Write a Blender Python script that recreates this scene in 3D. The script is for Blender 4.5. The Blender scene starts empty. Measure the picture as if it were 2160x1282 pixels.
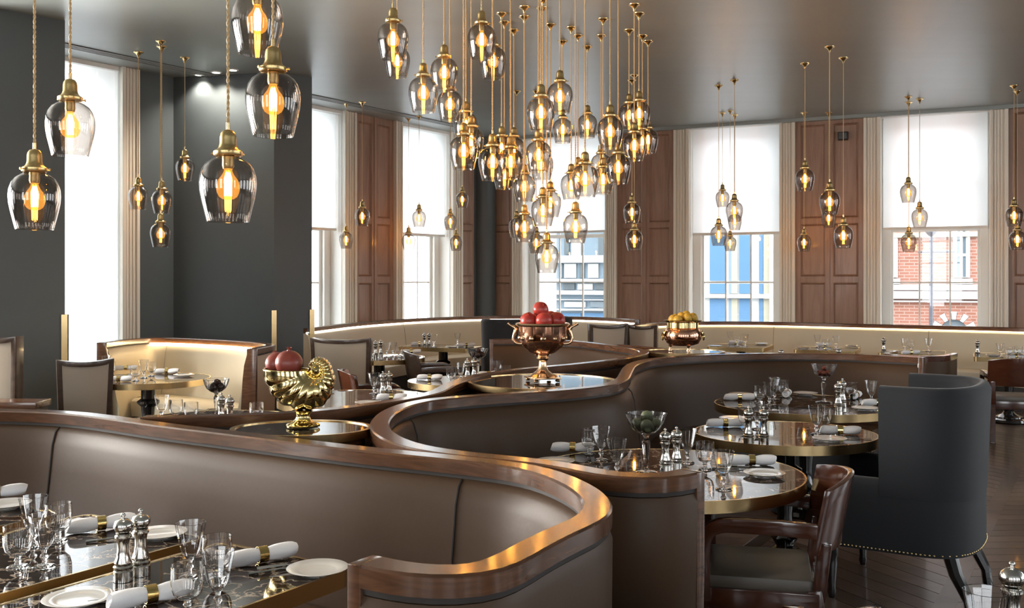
import bpy, bmesh, math, random
from mathutils import Vector, Matrix, Euler
random.seed(7)
R = math.radians
PI = math.pi
SC = bpy.context.scene
COL = SC.collection

# ------------------------------------------------------------------ camera, world, light
F, HX, HY, EYE, CEIL = 2100.0, 1080.0, 590.0, 1.6, 4.0
cam_d = bpy.data.cameras.new('camera')
cam_d.sensor_width = 36.0
cam_d.lens = 35.0
cam_d.shift_y = -(641.0 - HY) / 2160.0
cam_d.clip_start = 0.05
cam_d.clip_end = 300
cam = bpy.data.objects.new('camera', cam_d)
cam.location = (0, 0, EYE)
cam.rotation_euler = (R(90), 0, 0)
COL.objects.link(cam)
SC.camera = cam

w = bpy.data.worlds.new('sky')
SC.world = w
w.use_nodes = True
bgn = w.node_tree.nodes['Background']
bgn.inputs[0].default_value = (0.90, 0.95, 1.0, 1)
bgn.inputs[1].default_value = 4.8

SC.view_settings.view_transform = 'Standard'
SC.view_settings.look = 'None'
SC.view_settings.exposure = 0.5
SC.view_settings.gamma = 1.0
SC.view_settings.use_curve_mapping = False
cy = SC.cycles
cy.max_bounces = 10
cy.diffuse_bounces = 3
cy.glossy_bounces = 4
cy.transmission_bounces = 10
cy.transparent_max_bounces = 40
cy.sample_clamp_indirect = 5.0
cy.caustics_refractive = False
cy.caustics_reflective = False
cy.blur_glossy = 0.5
cy.use_denoising = True
cy.adaptive_threshold = .05

def area_light(name, loc, direction, sx, sy, power, color=(1, 1, 1)):
    l = bpy.data.lights.new(name, 'AREA')
    l.shape = 'RECTANGLE'
    l.size, l.size_y = sx, sy
    l.energy = power
    l.color = color
    o = bpy.data.objects.new(name, l)
    o.location = loc
    o.rotation_euler = Vector(direction).to_track_quat('-Z', 'Z').to_euler()
    COL.objects.link(o)
    return o

# daylight coming through the windows behind and beside the camera position
DAY = (1.0, 0.95, 0.88)
BACK_WINDOWS = []
for y in (8.6, 5.6, 2.6, -0.4):
    BACK_WINDOWS.append(((9.55, y, 2.2), (-1, 0, 0)))
for x in (-6.2, -2.9, 0.4, 3.7, 7.0):
    BACK_WINDOWS.append(((x, -4.85, 2.2), (0, 1, 0)))
for k, (loc, d) in enumerate(BACK_WINDOWS):
    area_light('window_daylight', loc, d, 1.5, 3.0, (5, 5, 5, 5, 30, 8, 3, 3, 3)[k], DAY)
# the left window wall goes on towards and past the camera: four more tall windows
LEFT_WINDOWS = (10.95, 13.4, 16.2, 19.4)
for s_ in LEFT_WINDOWS:
    area_light('window_daylight', (-.42 - .569 * s_ - .822 * .12, 17.0 - .822 * s_ + .569 * .12, 2.2), (.822, -.569, 0), 1.6, 3.1, {10.95: 600, 13.4: 1000, 16.2: 420, 19.4: 60}[s_], DAY)

# ------------------------------------------------------------------ geometry helpers
def P(x, y, z):
    d = (EYE - z) * F / (y - HY)
    return Vector(((x - HX) / F * d, d, z))
def W(x, y, d):
    return Vector(((x - HX) / F * d, d, EYE - (y - HY) / F * d))
def sx_of(v):
    return HX + v[0] / max(v[1], .01) * F

class MB:
    def __init__(s):
        s.v, s.f = [], []
    def add(s, v, f, M=None):
        n = len(s.v)
        if M is not None:
            v = [M @ Vector(p) for p in v]
        s.v += [tuple(p) for p in v]
        s.f += [tuple(i + n for i in q) for q in f]
        return s
    def box(s, x0, x1, y0, y1, z0, z1, M=None):
        v = [(x0, y0, z0), (x1, y0, z0), (x1, y1, z0), (x0, y1, z0), (x0, y0, z1), (x1, y0, z1), (x1, y1, z1), (x0, y1, z1)]
        f = [(3, 2, 1, 0), (4, 5, 6, 7), (0, 1, 5, 4), (1, 2, 6, 5), (2, 3, 7, 6), (3, 0, 4, 7)]
        return s.add(v, f, M)
    def lathe(s, prof, seg=24, M=None, rib=None, close=False):
        v, f = [], []
        n = len(prof)
        for i in range(seg):
            a = 2 * PI * i / seg
            for (r, z) in prof:
                rr = r * (rib(a, z) if rib else 1)
                v.append((rr * math.cos(a), rr * math.sin(a), z))
        for i in range(seg):
            j = (i + 1) % seg
            for k in range(n - 1 + (1 if close else 0)):
                k2 = (k + 1) % n
                f.append((i * n + k, j * n + k, j * n + k2, i * n + k2))
        return s.add(v, f, M)
    def tube(s, pts, r, seg=6, closed=False, cap=True):
        pts = [Vector(p) for p in pts]
        n = len(pts)
        v, f = [], []
        up = Vector((0, 0, 1))
        prev = None
        for i, p in enumerate(pts):
            a = pts[(i - 1) % n] if (closed or i > 0) else p
            b = pts[(i + 1) % n] if (closed or i < n - 1) else p
            t = (b - a).normalized()
            if prev is None:
                ref = up if abs(t.z) < .95 else Vector((1, 0, 0))
                u = t.cross(ref).normalized()
            else:
                u = (prev - t * prev.dot(t)).normalized()
            prev = u
            q = t.cross(u)
            rr = r[i] if isinstance(r, (list, tuple)) else r
            for k in range(seg):
                an = 2 * PI * k / seg
                v.append(p + (u * math.cos(an) + q * math.sin(an)) * rr)
        m = n if closed else n - 1
        for i in range(m):
            j = (i + 1) % n
            for k in range(seg):
                k2 = (k + 1) % seg
                f.append((i * seg + k, i * seg + k2, j * seg + k2, j * seg + k))
        if cap and not closed:
            f.append(tuple(range(seg))[::-1])
            f.append(tuple(range((n - 1) * seg, n * seg)))
        return s.add(v, f)
    def sweep(s, path, prof, side=1, cap=True, closed_prof=True):
        """path: 2-D points; prof: (offset, z); offset grows towards side (+1 = left of travel)."""
        n, m = len(path), len(prof)
        v, f = [], []
        for i, p in enumerate(path):
            a = path[max(i - 1, 0)]; b = path[min(i + 1, n - 1)]
            t = Vector((b[0] - a[0], b[1] - a[1])).normalized()
            nx, ny = -t.y * side, t.x * side
            for (o, z) in prof:
                v.append((p[0] + nx * o, p[1] + ny * o, z))
        for i in range(n - 1):
            for k in range(m if closed_prof else m - 1):
                k2 = (k + 1) % m
                q = (i * m + k, i * m + k2, (i + 1) * m + k2, (i + 1) * m + k)
                f.append(q if side > 0 else q[::-1])
        if cap and closed_prof:
            a, b = tuple(range(m)), tuple(range((n - 1) * m, n * m))
            f.append(a[::-1] if side > 0 else a)
            f.append(b if side > 0 else b[::-1])
        return s.add(v, f)
    def prism(s, poly, z0, z1, M=None):
        n = len(poly)
        v = [(p[0], p[1], z0) for p in poly] + [(p[0], p[1], z1) for p in poly]
        f = [tuple(range(n))[::-1], tuple(range(n, 2 * n))]
        for i in range(n):
            j = (i + 1) % n
            f.append((i, j, n + j, n + i))
        return s.add(v, f, M)
    def grid(s, fn, nu, nv, cu=False, cv=False):
        v = [fn(i / (nu if cu else nu - 1), j / (nv if cv else nv - 1)) for i in range(nu) for j in range(nv)]
        f = []
        for i in range(nu if cu else nu - 1):
            for j in range(nv if cv else nv - 1):
                i2, j2 = (i + 1) % nu, (j + 1) % nv
                f.append((i * nv + j, i2 * nv + j, i2 * nv + j2, i * nv + j2))
        return s.add(v, f)
    def mesh(s, name, smooth=40, bevel=0, recalc=True):
        me = bpy.data.meshes.new(name)
        me.from_pydata(s.v, [], s.f)
        bm = bmesh.new()
        bm.from_mesh(me)
        if recalc:
            bmesh.ops.recalc_face_normals(bm, faces=bm.faces)
        if bevel:
            ed = [e for e in bm.edges if len(e.link_faces) == 2 and e.calc_face_angle(0) > R(30)]
            bmesh.ops.bevel(bm, geom=ed, offset=bevel, segments=2, affect='EDGES', profile=.6)
        if smooth:
            for fa in bm.faces:
                fa.smooth = True
            for e in bm.edges:
                if len(e.link_faces) == 2 and e.calc_face_angle(0) > R(smooth):
                    e.smooth = False
        bm.to_mesh(me)
        bm.free()
        return me
    def obj(s, name, mat, parent=None, smooth=40, bevel=0, recalc=True):
        return link(name, s.mesh(name, smooth, bevel, recalc), mat, parent)

def link(name, me, mat=None, parent=None):
    o = bpy.data.objects.new(name, me)
    if mat is not None and me is not None and not me.materials:
        me.materials.append(mat)
    COL.objects.link(o)
    if parent is not None:
        o.parent = parent
    return o
def tag(o, label=None, cat=None, group=None, kind=None):
    if label: o['label'] = label
    if cat: o['category'] = cat
    if group: o['group'] = group
    if kind: o['kind'] = kind
    return o
def thing(name, label, cat, loc=(0, 0, 0), rz=0, group=None):
    o = bpy.data.objects.new(name, None)
    COL.objects.link(o)
    o.empty_display_size = .1
    o.location = loc
    o.rotation_euler = (0, 0, rz)
    return tag(o, label, cat, group)
def struct(o):
    o['kind'] = 'structure'
    return o
def copy_tree(root, loc, rz=0, scale=1.0):
    r = root.copy(); COL.objects.link(r)
    r.location = loc; r.rotation_euler = (0, 0, rz); r.scale = (scale,) * 3
    for c in root.children:
        k = c.copy(); COL.objects.link(k); k.parent = r
        for g in c.children:
            q = g.copy(); COL.objects.link(q); q.parent = k
    return r
def smooth_path(pts, step=.06):
    pts = [Vector((p[0], p[1])) for p in pts]
    out = []
    ex = [pts[0] * 2 - pts[1]] + pts + [pts[-1] * 2 - pts[-2]]
    for i in range(1, len(ex) - 2):
        p0, p1, p2, p3 = ex[i - 1:i + 3]
        # centripetal Catmull-Rom
        t0 = 0; t1 = t0 + max((p1 - p0).length, 1e-4) ** .5; t2 = t1 + max((p2 - p1).length, 1e-4) ** .5; t3 = t2 + max((p3 - p2).length, 1e-4) ** .5
        n = max(2, int((p2 - p1).length / step))
        for k in range(n):
            t = t1 + (t2 - t1) * k / n
            A1 = p0 * ((t1 - t) / (t1 - t0)) + p1 * ((t - t0) / (t1 - t0))
            A2 = p1 * ((t2 - t) / (t2 - t1)) + p2 * ((t - t1) / (t2 - t1))
            A3 = p2 * ((t3 - t) / (t3 - t2)) + p3 * ((t - t2) / (t3 - t2))
            B1 = A1 * ((t2 - t) / (t2 - t0)) + A2 * ((t - t0) / (t2 - t0))
            B2 = A2 * ((t3 - t) / (t3 - t1)) + A3 * ((t - t1) / (t3 - t1))
            out.append(B1 * ((t2 - t) / (t2 - t1)) + B2 * ((t - t1) / (t2 - t1)))
    out.append(pts[-1])
    for _ in range(3):
        out = [out[0]] + [(out[i - 1] + out[i] * 2 + out[i + 1]) / 4 for i in range(1, len(out) - 1)] + [out[-1]]
    return [(p.x, p.y) for p in out]
def rotz(a):
    return Matrix.Rotation(a, 4, 'Z')
def T(x, y, z):
    return Matrix.Translation((x, y, z))

# ------------------------------------------------------------------ materials
def new_mat(name):
    m = bpy.data.materials.new(name)
    m.use_nodes = True
    return m, m.node_tree, m.node_tree.nodes['Principled BSDF']
def inp(b, k, v):
    if k in b.inputs:
        b.inputs[k].default_value = v
def plain(name, col, rough=.5, metal=0.0, spec=.5, coat=0.0, coat_rough=.05, noise=0.0, nscale=(6, 6, 6), bump=0.0, rnoise=0.0, aniso=0.0, sheen=0.0):
    m, t, b = new_mat(name)
    inp(b, 'Base Color', (*col, 1)); inp(b, 'Roughness', rough); inp(b, 'Metallic', metal)
    inp(b, 'Specular IOR Level', spec); inp(b, 'Coat Weight', coat); inp(b, 'Coat Roughness', coat_rough)
    inp(b, 'Anisotropic', aniso); inp(b, 'Sheen Weight', sheen)
    if noise or bump or rnoise:
        tc = t.nodes.new('ShaderNodeTexCoord'); mp = t.nodes.new('ShaderNodeMapping'); nz = t.nodes.new('ShaderNodeTexNoise')
        mp.inputs['Scale'].default_value = nscale
        nz.inputs['Scale'].default_value = 1.0; nz.inputs['Detail'].default_value = 5
        t.links.new(tc.outputs['Object'], mp.inputs[0]); t.links.new(mp.outputs[0], nz.inputs['Vector'])
        if noise:
            mx = t.nodes.new('ShaderNodeMix'); mx.data_type = 'RGBA'
            mx.inputs[6].default_value = (*[c * (1 - noise) for c in col], 1)
            mx.inputs[7].default_value = (*[min(1, c * (1 + noise)) for c in col], 1)
            t.links.new(nz.outputs['Fac'], mx.inputs[0]); t.links.new(mx.outputs[2], b.inputs['Base Color'])
        if rnoise:
            mr = t.nodes.new('ShaderNodeMapRange')
            mr.inputs['To Min'].default_value = max(0, rough - rnoise); mr.inputs['To Max'].default_value = rough + rnoise
            t.links.new(nz.outputs['Fac'], mr.inputs['Value']); t.links.new(mr.outputs[0], b.inputs['Roughness'])
        if bump:
            bp = t.nodes.new('ShaderNodeBump'); bp.inputs['Strength'].default_value = bump; bp.inputs['Distance'].default_value = .01
            t.links.new(nz.outputs['Fac'], bp.inputs['Height']); t.links.new(bp.outputs[0], b.inputs['Normal'])
    return m
def wood(name, c1, c2, rough=.25, coat=.6, scale=(3, 3, 30), per_object=False):
    m, t, b = new_mat(name)
    inp(b, 'Roughness', rough); inp(b, 'Coat Weight', coat); inp(b, 'Coat Roughness', .10)
    tc = t.nodes.new('ShaderNodeTexCoord'); mp = t.nodes.new('ShaderNodeMapping'); nz = t.nodes.new('ShaderNodeTexNoise')
    mp.inputs['Scale'].default_value = scale
    nz.inputs['Scale'].default_value = 1.0; nz.inputs['Detail'].default_value = 6; nz.inputs['Distortion'].default_value = 1.2
    rp = t.nodes.new('ShaderNodeValToRGB')
    rp.color_ramp.elements[0].position = .3; rp.color_ramp.elements[0].color = (*c1, 1)
    rp.color_ramp.elements[1].position = .7; rp.color_ramp.elements[1].color = (*c2, 1)
    t.links.new(tc.outputs['Object'], mp.inputs[0]); t.links.new(mp.outputs[0], nz.inputs['Vector']); t.links.new(nz.outputs['Fac'], rp.inputs[0])
    out = rp.outputs[0]
    if per_object:
        oi = t.nodes.new('ShaderNodeObjectInfo'); hs = t.nodes.new('ShaderNodeHueSaturation'); mr = t.nodes.new('ShaderNodeMapRange')
        mr.inputs['To Min'].default_value = .75; mr.inputs['To Max'].default_value = 1.3
        t.links.new(oi.outputs['Random'], mr.inputs['Value']); t.links.new(mr.outputs[0], hs.inputs['Value']); t.links.new(out, hs.inputs['Color'])
        out = hs.outputs[0]
    t.links.new(out, b.inputs['Base Color'])
    return m
def marble(name, base, vein, amount=.62):
    m, t, b = new_mat(name)
    inp(b, 'Roughness', .03); inp(b, 'Specular IOR Level', .6)
    tc = t.nodes.new('ShaderNodeTexCoord'); nz = t.nodes.new('ShaderNodeTexNoise'); mixv = t.nodes.new('ShaderNodeMix'); vo = t.nodes.new('ShaderNodeTexVoronoi')
    nz.inputs['Scale'].default_value = 5; nz.inputs['Detail'].default_value = 6
    mixv.data_type = 'RGBA'; mixv.inputs[0].default_value = .35
    t.links.new(tc.outputs['Object'], nz.inputs['Vector']); t.links.new(tc.outputs['Object'], mixv.inputs[6]); t.links.new(nz.outputs['Color'], mixv.inputs[7])
    mixv.inputs[0].default_value = .55
    vo.feature = 'DISTANCE_TO_EDGE'; vo.inputs['Scale'].default_value = 8.5
    t.links.new(mixv.outputs[2], vo.inputs['Vector'])
    rp = t.nodes.new('ShaderNodeValToRGB')
    rp.color_ramp.elements[0].position = 0; rp.color_ramp.elements[0].color = (1, 1, 1, 1)
    rp.color_ramp.elements[1].position = .055; rp.color_ramp.elements[1].color = (0, 0, 0, 1)
    n2 = t.nodes.new('ShaderNodeTexNoise'); n2.inputs['Scale'].default_value = 9; n2.inputs['Detail'].default_value = 3
    r2 = t.nodes.new('ShaderNodeMapRange'); r2.inputs['From Min'].default_value = .36; r2.inputs['From Max'].default_value = .58
    ml = t.nodes.new('ShaderNodeMath'); ml.operation = 'MULTIPLY'
    mc = t.nodes.new('ShaderNodeMix'); mc.data_type = 'RGBA'; mc.inputs[6].default_value = (*base, 1); mc.inputs[7].default_value = (*vein, 1)
    t.links.new(tc.outputs['Object'], n2.inputs['Vector']); t.links.new(n2.outputs['Fac'], r2.inputs['Value'])
    t.links.new(vo.outputs['Distance'], rp.inputs[0]); t.links.new(rp.outputs[0], ml.inputs[0]); t.links.new(r2.outputs[0], ml.inputs[1])
    t.links.new(ml.outputs[0], mc.inputs[0]); t.links.new(mc.outputs[2], b.inputs['Base Color'])
    return m
def glass_thin(name, tint, edge, gloss=1.0, rough=.01, f0=.04):
    """thin-walled glass: clear from the front, tinted more strongly where the wall is crossed at a slant."""
    m = bpy.data.materials.new(name); m.use_nodes = True
    t = m.node_tree; t.nodes.clear()
    out = t.nodes.new('ShaderNodeOutputMaterial'); tr = t.nodes.new('ShaderNodeBsdfTransparent'); gl = t.nodes.new('ShaderNodeBsdfGlossy')
    mix = t.nodes.new('ShaderNodeMixShader'); fr = t.nodes.new('ShaderNodeFresnel'); lw = t.nodes.new('ShaderNodeLayerWeight'); cm = t.nodes.new('ShaderNodeMix')
    cm.data_type = 'RGBA'; cm.inputs[6].default_value = (*tint, 1); cm.inputs[7].default_value = (*edge, 1)
    t.nodes.remove(fr)
    lw.inputs['Blend'].default_value = .5
    pw = t.nodes.new('ShaderNodeMath'); pw.operation = 'POWER'; pw.inputs[1].default_value = 5.0
    ma = t.nodes.new('ShaderNodeMath'); ma.operation = 'MULTIPLY_ADD'; ma.inputs[1].default_value = .9; ma.inputs[2].default_value = f0
    pe = t.nodes.new('ShaderNodeMath'); pe.operation = 'POWER'; pe.inputs[1].default_value = 3.0
    gl.inputs['Roughness'].default_value = rough; gl.inputs['Color'].default_value = (gloss, gloss, gloss, 1)
    t.links.new(lw.outputs['Facing'], pw.inputs[0]); t.links.new(pw.outputs[0], ma.inputs[0])
    t.links.new(lw.outputs['Facing'], pe.inputs[0])
    t.links.new(pe.outputs[0], cm.inputs[0]); t.links.new(cm.outputs[2], tr.inputs[0])
    t.links.new(ma.outputs[0], mix.inputs[0]); t.links.new(tr.outputs[0], mix.inputs[1]); t.links.new(gl.outputs[0], mix.inputs[2])
    t.links.new(mix.outputs[0], out.inputs[0])
    return m
def emit(name, col, s):
    m = bpy.data.materials.new(name); m.use_nodes = True
    t = m.node_tree; t.nodes.clear()
    out = t.nodes.new('ShaderNodeOutputMaterial'); e = t.nodes.new('ShaderNodeEmission')
    e.inputs[0].default_value = (*col, 1); e.inputs[1].default_value = s
    t.links.new(e.outputs[0], out.inputs[0])
    return m
def solid_glass(name, col=(1, 1, 1)):
    m = bpy.data.materials.new(name); m.use_nodes = True
    t = m.node_tree; t.nodes.clear()
    out = t.nodes.new('ShaderNodeOutputMaterial'); g = t.nodes.new('ShaderNodeBsdfGlass')
    g.inputs['Color'].default_value = (*col, 1); g.inputs['Roughness'].default_value = 0; g.inputs['IOR'].default_value = 1.47
    t.links.new(g.outputs[0], out.inputs[0])
    return m
def blind_mat(name, clear=0.0):
    m = bpy.data.materials.new(name); m.use_nodes = True
    t = m.node_tree; t.nodes.clear()
    out = t.nodes.new('ShaderNodeOutputMaterial'); tl = t.nodes.new('ShaderNodeBsdfTranslucent'); df = t.nodes.new('ShaderNodeBsdfDiffuse'); mx = t.nodes.new('ShaderNodeMixShader')
    tl.inputs[0].default_value = (.98, .99, 1, 1); df.inputs[0].default_value = (.85, .85, .83, 1); mx.inputs[0].default_value = .1
    t.links.new(tl.outputs[0], mx.inputs[1]); t.links.new(df.outputs[0], mx.inputs[2]); t.links.new(mx.outputs[0], out.inputs[0])
    if clear:
        tr = t.nodes.new('ShaderNodeBsdfTransparent'); m2 = t.nodes.new('ShaderNodeMixShader'); m2.inputs[0].default_value = clear
        t.links.new(mx.outputs[0], m2.inputs[1]); t.links.new(tr.outputs[0], m2.inputs[2]); t.links.new(m2.outputs[0], out.inputs[0])
    return m

M = {}
M['ceiling'] = plain('ceiling_paint', (.27, .295, .285), .34, noise=.10, nscale=(.5, 3, 3), bump=.02)
M['slate'] = plain('slate_paint', (.070, .081, .084), .5, noise=.05)
M['casing'] = plain('cream_gloss_paint', (.80, .74, .64), .35)
M['sash'] = plain('white_sash_paint', (.85, .84, .80), .4)
M['panel'] = wood('oak_panelling', (.25, .145, .098), (.36, .215, .15), .38, .15, (14, 14, 1.2))
M['rail'] = wood('walnut_rail', (.070, .028, .012), (.135, .058, .026), .25, .5, (6, 6, 40))
M['chairwood'] = wood('mahogany', (.052, .015, .007), (.085, .026, .012), .15, .7, (5, 5, 12))
M['greywood'] = wood('wenge', (.05, .03, .02), (.085, .055, .04), .3, .4, (8, 8, 14))
M['leather'] = plain('brown_leather', (.072, .041, .023), .46, spec=.2, noise=.06, nscale=(60, 60, 60), bump=.03)
M['cream'] = plain('cream_leather', (.66, .57, .42), .42, noise=.03, nscale=(3, 3, 3))
M['taupe'] = plain('taupe_linen', (.44, .37, .29), .75, noise=.04, nscale=(90, 90, 90))
M['seam'] = plain('dark_piping', (.02, .014, .011), .6)
M['creamseam'] = plain('beige_piping', (.40, .34, .25), .6)
M['black'] = plain('black_lacquer', (.012, .011, .011), .12, coat=.8)
M['dark'] = plain('dark_plinth', (.012, .010, .009), .5)
M['blue'] = plain('midnight_velvet', (.0105, .012, .0155), .8, sheen=.15, noise=.12, nscale=(8, 8, 8))
M['marble'] = marble('brown_marble', (.030, .019, .014), (.60, .47, .35))
M['podmarble'] = marble('pod_marble', (.026, .020, .018), (.20, .15, .11))
M['brass'] = plain('brushed_brass', (.72, .53, .27), .24, 1.0, noise=.06, nscale=(8, 8, 8))
M['agedbrass'] = plain('aged_brass', (.60, .44, .20), .30, 1.0, noise=.15, nscale=(30, 30, 30))
M['shellbrass'] = plain('polished_brass', (.80, .62, .28), .12, 1.0, noise=.1, nscale=(20, 20, 20))
M['copper'] = plain('polished_copper', (.80, .42, .27), .14, 1.0, noise=.1, nscale=(20, 20, 20))
M['rosebrass'] = plain('rose_gilt', (.78, .52, .32), .2, 1.0, noise=.15, nscale=(40, 40, 40))
M['silver'] = plain('pewter_silver', (.66, .64, .60), .16, 1.0)
M['porcelain'] = plain('porcelain', (.88, .85, .80), .12, coat=.5)
M['linen'] = plain('white_linen', (.90, .89, .90), .85, noise=.03, nscale=(200, 200, 200), bump=.05)
M['ring'] = plain('gold_ring', (.80, .58, .22), .12, 1.0)
M['smoke'] = glass_thin('smoked_glass', (.835, .805, .780), (.30, .27, .25), 1.0, .01, .05)
M['pane'] = glass_thin('window_glass', (.98, .985, .98), (.9, .92, .9), 1.0)
M['crystal'] = solid_glass('crystal')
M['fil'] = emit('filament', (1.0, .55, .13), 100)
M['led'] = emit('led_strip', (1.0, .76, .42), 5.5)
M['ledwarm'] = emit('led_strip_warm', (1.0, .74, .40), 42)
M['ledcool'] = emit('led_strip_neutral', (1.0, .93, .80), 6)
M['spot'] = emit('downlight_lens', (1.0, .95, .85), 8)
M['cord'] = plain('twisted_flex', (.62, .43, .22), .55)
M['blind'] = blind_mat('roller_blind')
M['sheer'] = blind_mat('sheer_blind', .5)
M['plank'] = wood('fumed_oak', (.085, .056, .043), (.15, .10, .078), .42, .2, (3, 3, 3), True)
M['floorbase'] = plain('floor_gap', (.02, .014, .011), .6)
M['pomegranate'] = plain('pomegranate', (.25, .05, .035), .35, noise=.5, nscale=(9, 9, 9))
M['redfruit'] = plain('red_fruit', (.48, .05, .035), .32, noise=.35, nscale=(9, 9, 9))
M['quince'] = plain('yellow_fruit', (.62, .36, .045), .4, noise=.25, nscale=(9, 9, 9))
M['fig'] = plain('green_fig', (.11, .13, .07), .5, noise=.4, nscale=(30, 30, 30))
M['plum'] = plain('dark_plum', (.045, .012, .010), .25)
M['petals'] = plain('red_sweets', (.35, .06, .02), .3, noise=.3, nscale=(60, 60, 60))
def bulb_mat():
    m = bpy.data.materials.new('amber_bulb_glass'); m.use_nodes = True
    t = m.node_tree; t.nodes.clear()
    out = t.nodes.new('ShaderNodeOutputMaterial'); tr = t.nodes.new('ShaderNodeBsdfTransparent'); e = t.nodes.new('ShaderNodeEmission'); ad = t.nodes.new('ShaderNodeAddShader')
    gl = t.nodes.new('ShaderNodeBsdfGlossy'); mx = t.nodes.new('ShaderNodeMixShader')
    tr.inputs[0].default_value = (.90, .72, .45, 1); e.inputs[0].default_value = (1, .47, .08, 1); e.inputs[1].default_value = .5
    gl.inputs['Roughness'].default_value = .02; mx.inputs[0].default_value = .05
    t.links.new(tr.outputs[0], ad.inputs[0]); t.links.new(e.outputs[0], ad.inputs[1])
    t.links.new(ad.outputs[0], mx.inputs[1]); t.links.new(gl.outputs[0], mx.inputs[2])
    t.links.new(mx.outputs[0], out.inputs[0])
    return m
M['bulb'] = bulb_mat()

# ------------------------------------------------------------------ room shell
CORNER = Vector((-.42, 17.0))
UL = Vector((-.569, -.822)).normalized(); NL = Vector((.822, -.569)).normalized()
UR = Vector((.912, -.411)).normalized(); NR = Vector((-.411, -.912)).normalized()
def frame(u, n):
    return Matrix(((u.x, n.x, 0, CORNER.x), (u.y, n.y, 0, CORNER.y), (0, 0, 1, 0), (0, 0, 0, 1)))
FL, FR = frame(UL, NL), frame(UR, NR)
def wall_s(px, u, n, depth=0.0):
    k = (px - HX) / F
    o = CORNER + n * depth
    return (k * o.y - o.x) / (u.x - k * u.y)
def wall_hit(px, py, u, n, depth):
    s = wall_s(px, u, n, depth)
    q = CORNER + n * depth + u * s
    return s, EYE - (py - HY) / F * q.y
sL = lambda px, d=0.0: wall_s(px, UL, NL, d)
sR = lambda px, d=0.0: wall_s(px, UR, NR, d)

far_r = CORNER + UR * 11.3
far_l = CORNER + UL * 26.8
room = [(CORNER.x, CORNER.y), (far_r.x, far_r.y), (far_r.x, -5.2), (far_l.x, -5.2)]
mb = MB().prism([(p[0] * 1.02, p[1] * 1.02 + .1) for p in room], CEIL, CEIL + .2)
struct(mb.obj('ceiling', M['ceiling'], smooth=0))
floor = struct(MB().prism([(p[0] * 1.02, p[1] * 1.02 + .1) for p in room], -.2, -.006).obj('floor', M['floorbase'], smooth=0))
# side and rear walls, each with tall windows
def back_wall(name, M4, s0, s1, wins):
    mb = MB()
    xs = sorted(wins)
    cur = s0
    for wx in xs:
        mb.box(cur, wx - .8, 0, .3, 0, CEIL, M4); cur = wx + .8
        mb.box(wx - .8, wx + .8, 0, .3, 0, .65, M4); mb.box(wx - .8, wx + .8, 0, .3, 3.75, CEIL, M4)
    mb.box(cur, s1, 0, .3, 0, CEIL, M4)
    o = struct(mb.obj(name, M['slate'], smooth=0))
    for i, wx in enumerate(xs):
        f = MB()
        for a in (-.8, -.27, .27, .74):
            f.box(wx + a, wx + a + .05, -.03, .02, .65, 3.75, M4)
        for z in (.65, 1.4, 2.15, 2.9, 3.7):
            f.box(wx - .8, wx + .8, -.03, .02, z, z + .05, M4)
        f.obj('window_frame', M['sash'], o, smooth=0)
Mr = Matrix.Translation((far_r.x - .05, 0, 0)) @ rotz(R(-90))
back_wall('wall_right', Mr, -far_r.y, 5.0, [-b[0][1] for b in BACK_WINDOWS[:4]])
Mk = Matrix.Translation((0, -4.9, 0)) @ rotz(PI)
back_wall('wall_rear', Mk, -far_r.x, -far_l.x, [-b[0][0] for b in BACK_WINDOWS[4:]])

# ---- floor: chevron boards with long divider strips
STR = Vector((.517, .856)).normalized()
OUT = Vector((STR.y, -STR.x))
P0 = P(2052, 1184, 0).xy - OUT * .075
def board_mesh(name, width, t, ang):
    sh = width / math.tan(ang)
    a, b = Vector((0, 0)), OUT * width + STR * sh
    c = STR * t
    g = .0035
    q = [a + STR * g, b + STR * g, b + c - STR * g, a + c - STR * g]
    me = MB().prism([(p.x, p.y) for p in q], -.006, .002).mesh(name, 0)
    me.materials.append(M['plank'])
    return me
PANW, STW = 1.05, .10
plank_l = board_mesh('plank', PANW, .165, R(125))
plank_r = board_mesh('plank', PANW, .165, R(57))
strip_m = MB().prism([(p.x, p.y) for p in (Vector((0, 0)), OUT * STW, OUT * STW + STR * 2.2, STR * 2.2)], -.006, .003).mesh('plank', 0)
strip_m.materials.append(M['plank'])
n_pl = 0
def floor_seen(p):
    if not (3.9 < p.y < 12.6 and p.x > .4): return False
    x = HX + p.x / p.y * F; y = HY + EYE / p.y * F
    return 1560 < x < 2300 and 890 < y < 1420
rest = MB()
for k in range(-3, 6):
    base = P0 + OUT * (k * (PANW + STW))
    for j in range(-4, 5):
        q = base + STR * (j * 2.2)
        if floor_seen(q + STR * 1.1) or floor_seen(q):
            o = link('plank', strip_m, None, floor); o.location = (q.x, q.y, 0); n_pl += 1
    me = plank_r if k % 2 == 0 else plank_l
    for j in range(-60, 80):
        q = base + OUT * STW + STR * (j * .165)
        if floor_seen(q + OUT * PANW * .5) and n_pl < 292:
            o = link('plank', me, None, floor); o.location = (q.x, q.y, 0); n_pl += 1
        elif -4 < q.y < 16 and -9 < q.x < 9:
            rest.add([(v.co.x + q.x, v.co.y + q.y, v.co.z) for v in me.vertices], [tuple(p.vertices) for p in me.polygons])
ro = rest.obj('plank', M['plank'], floor, smooth=0); ro['kind'] = 'stuff'

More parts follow.
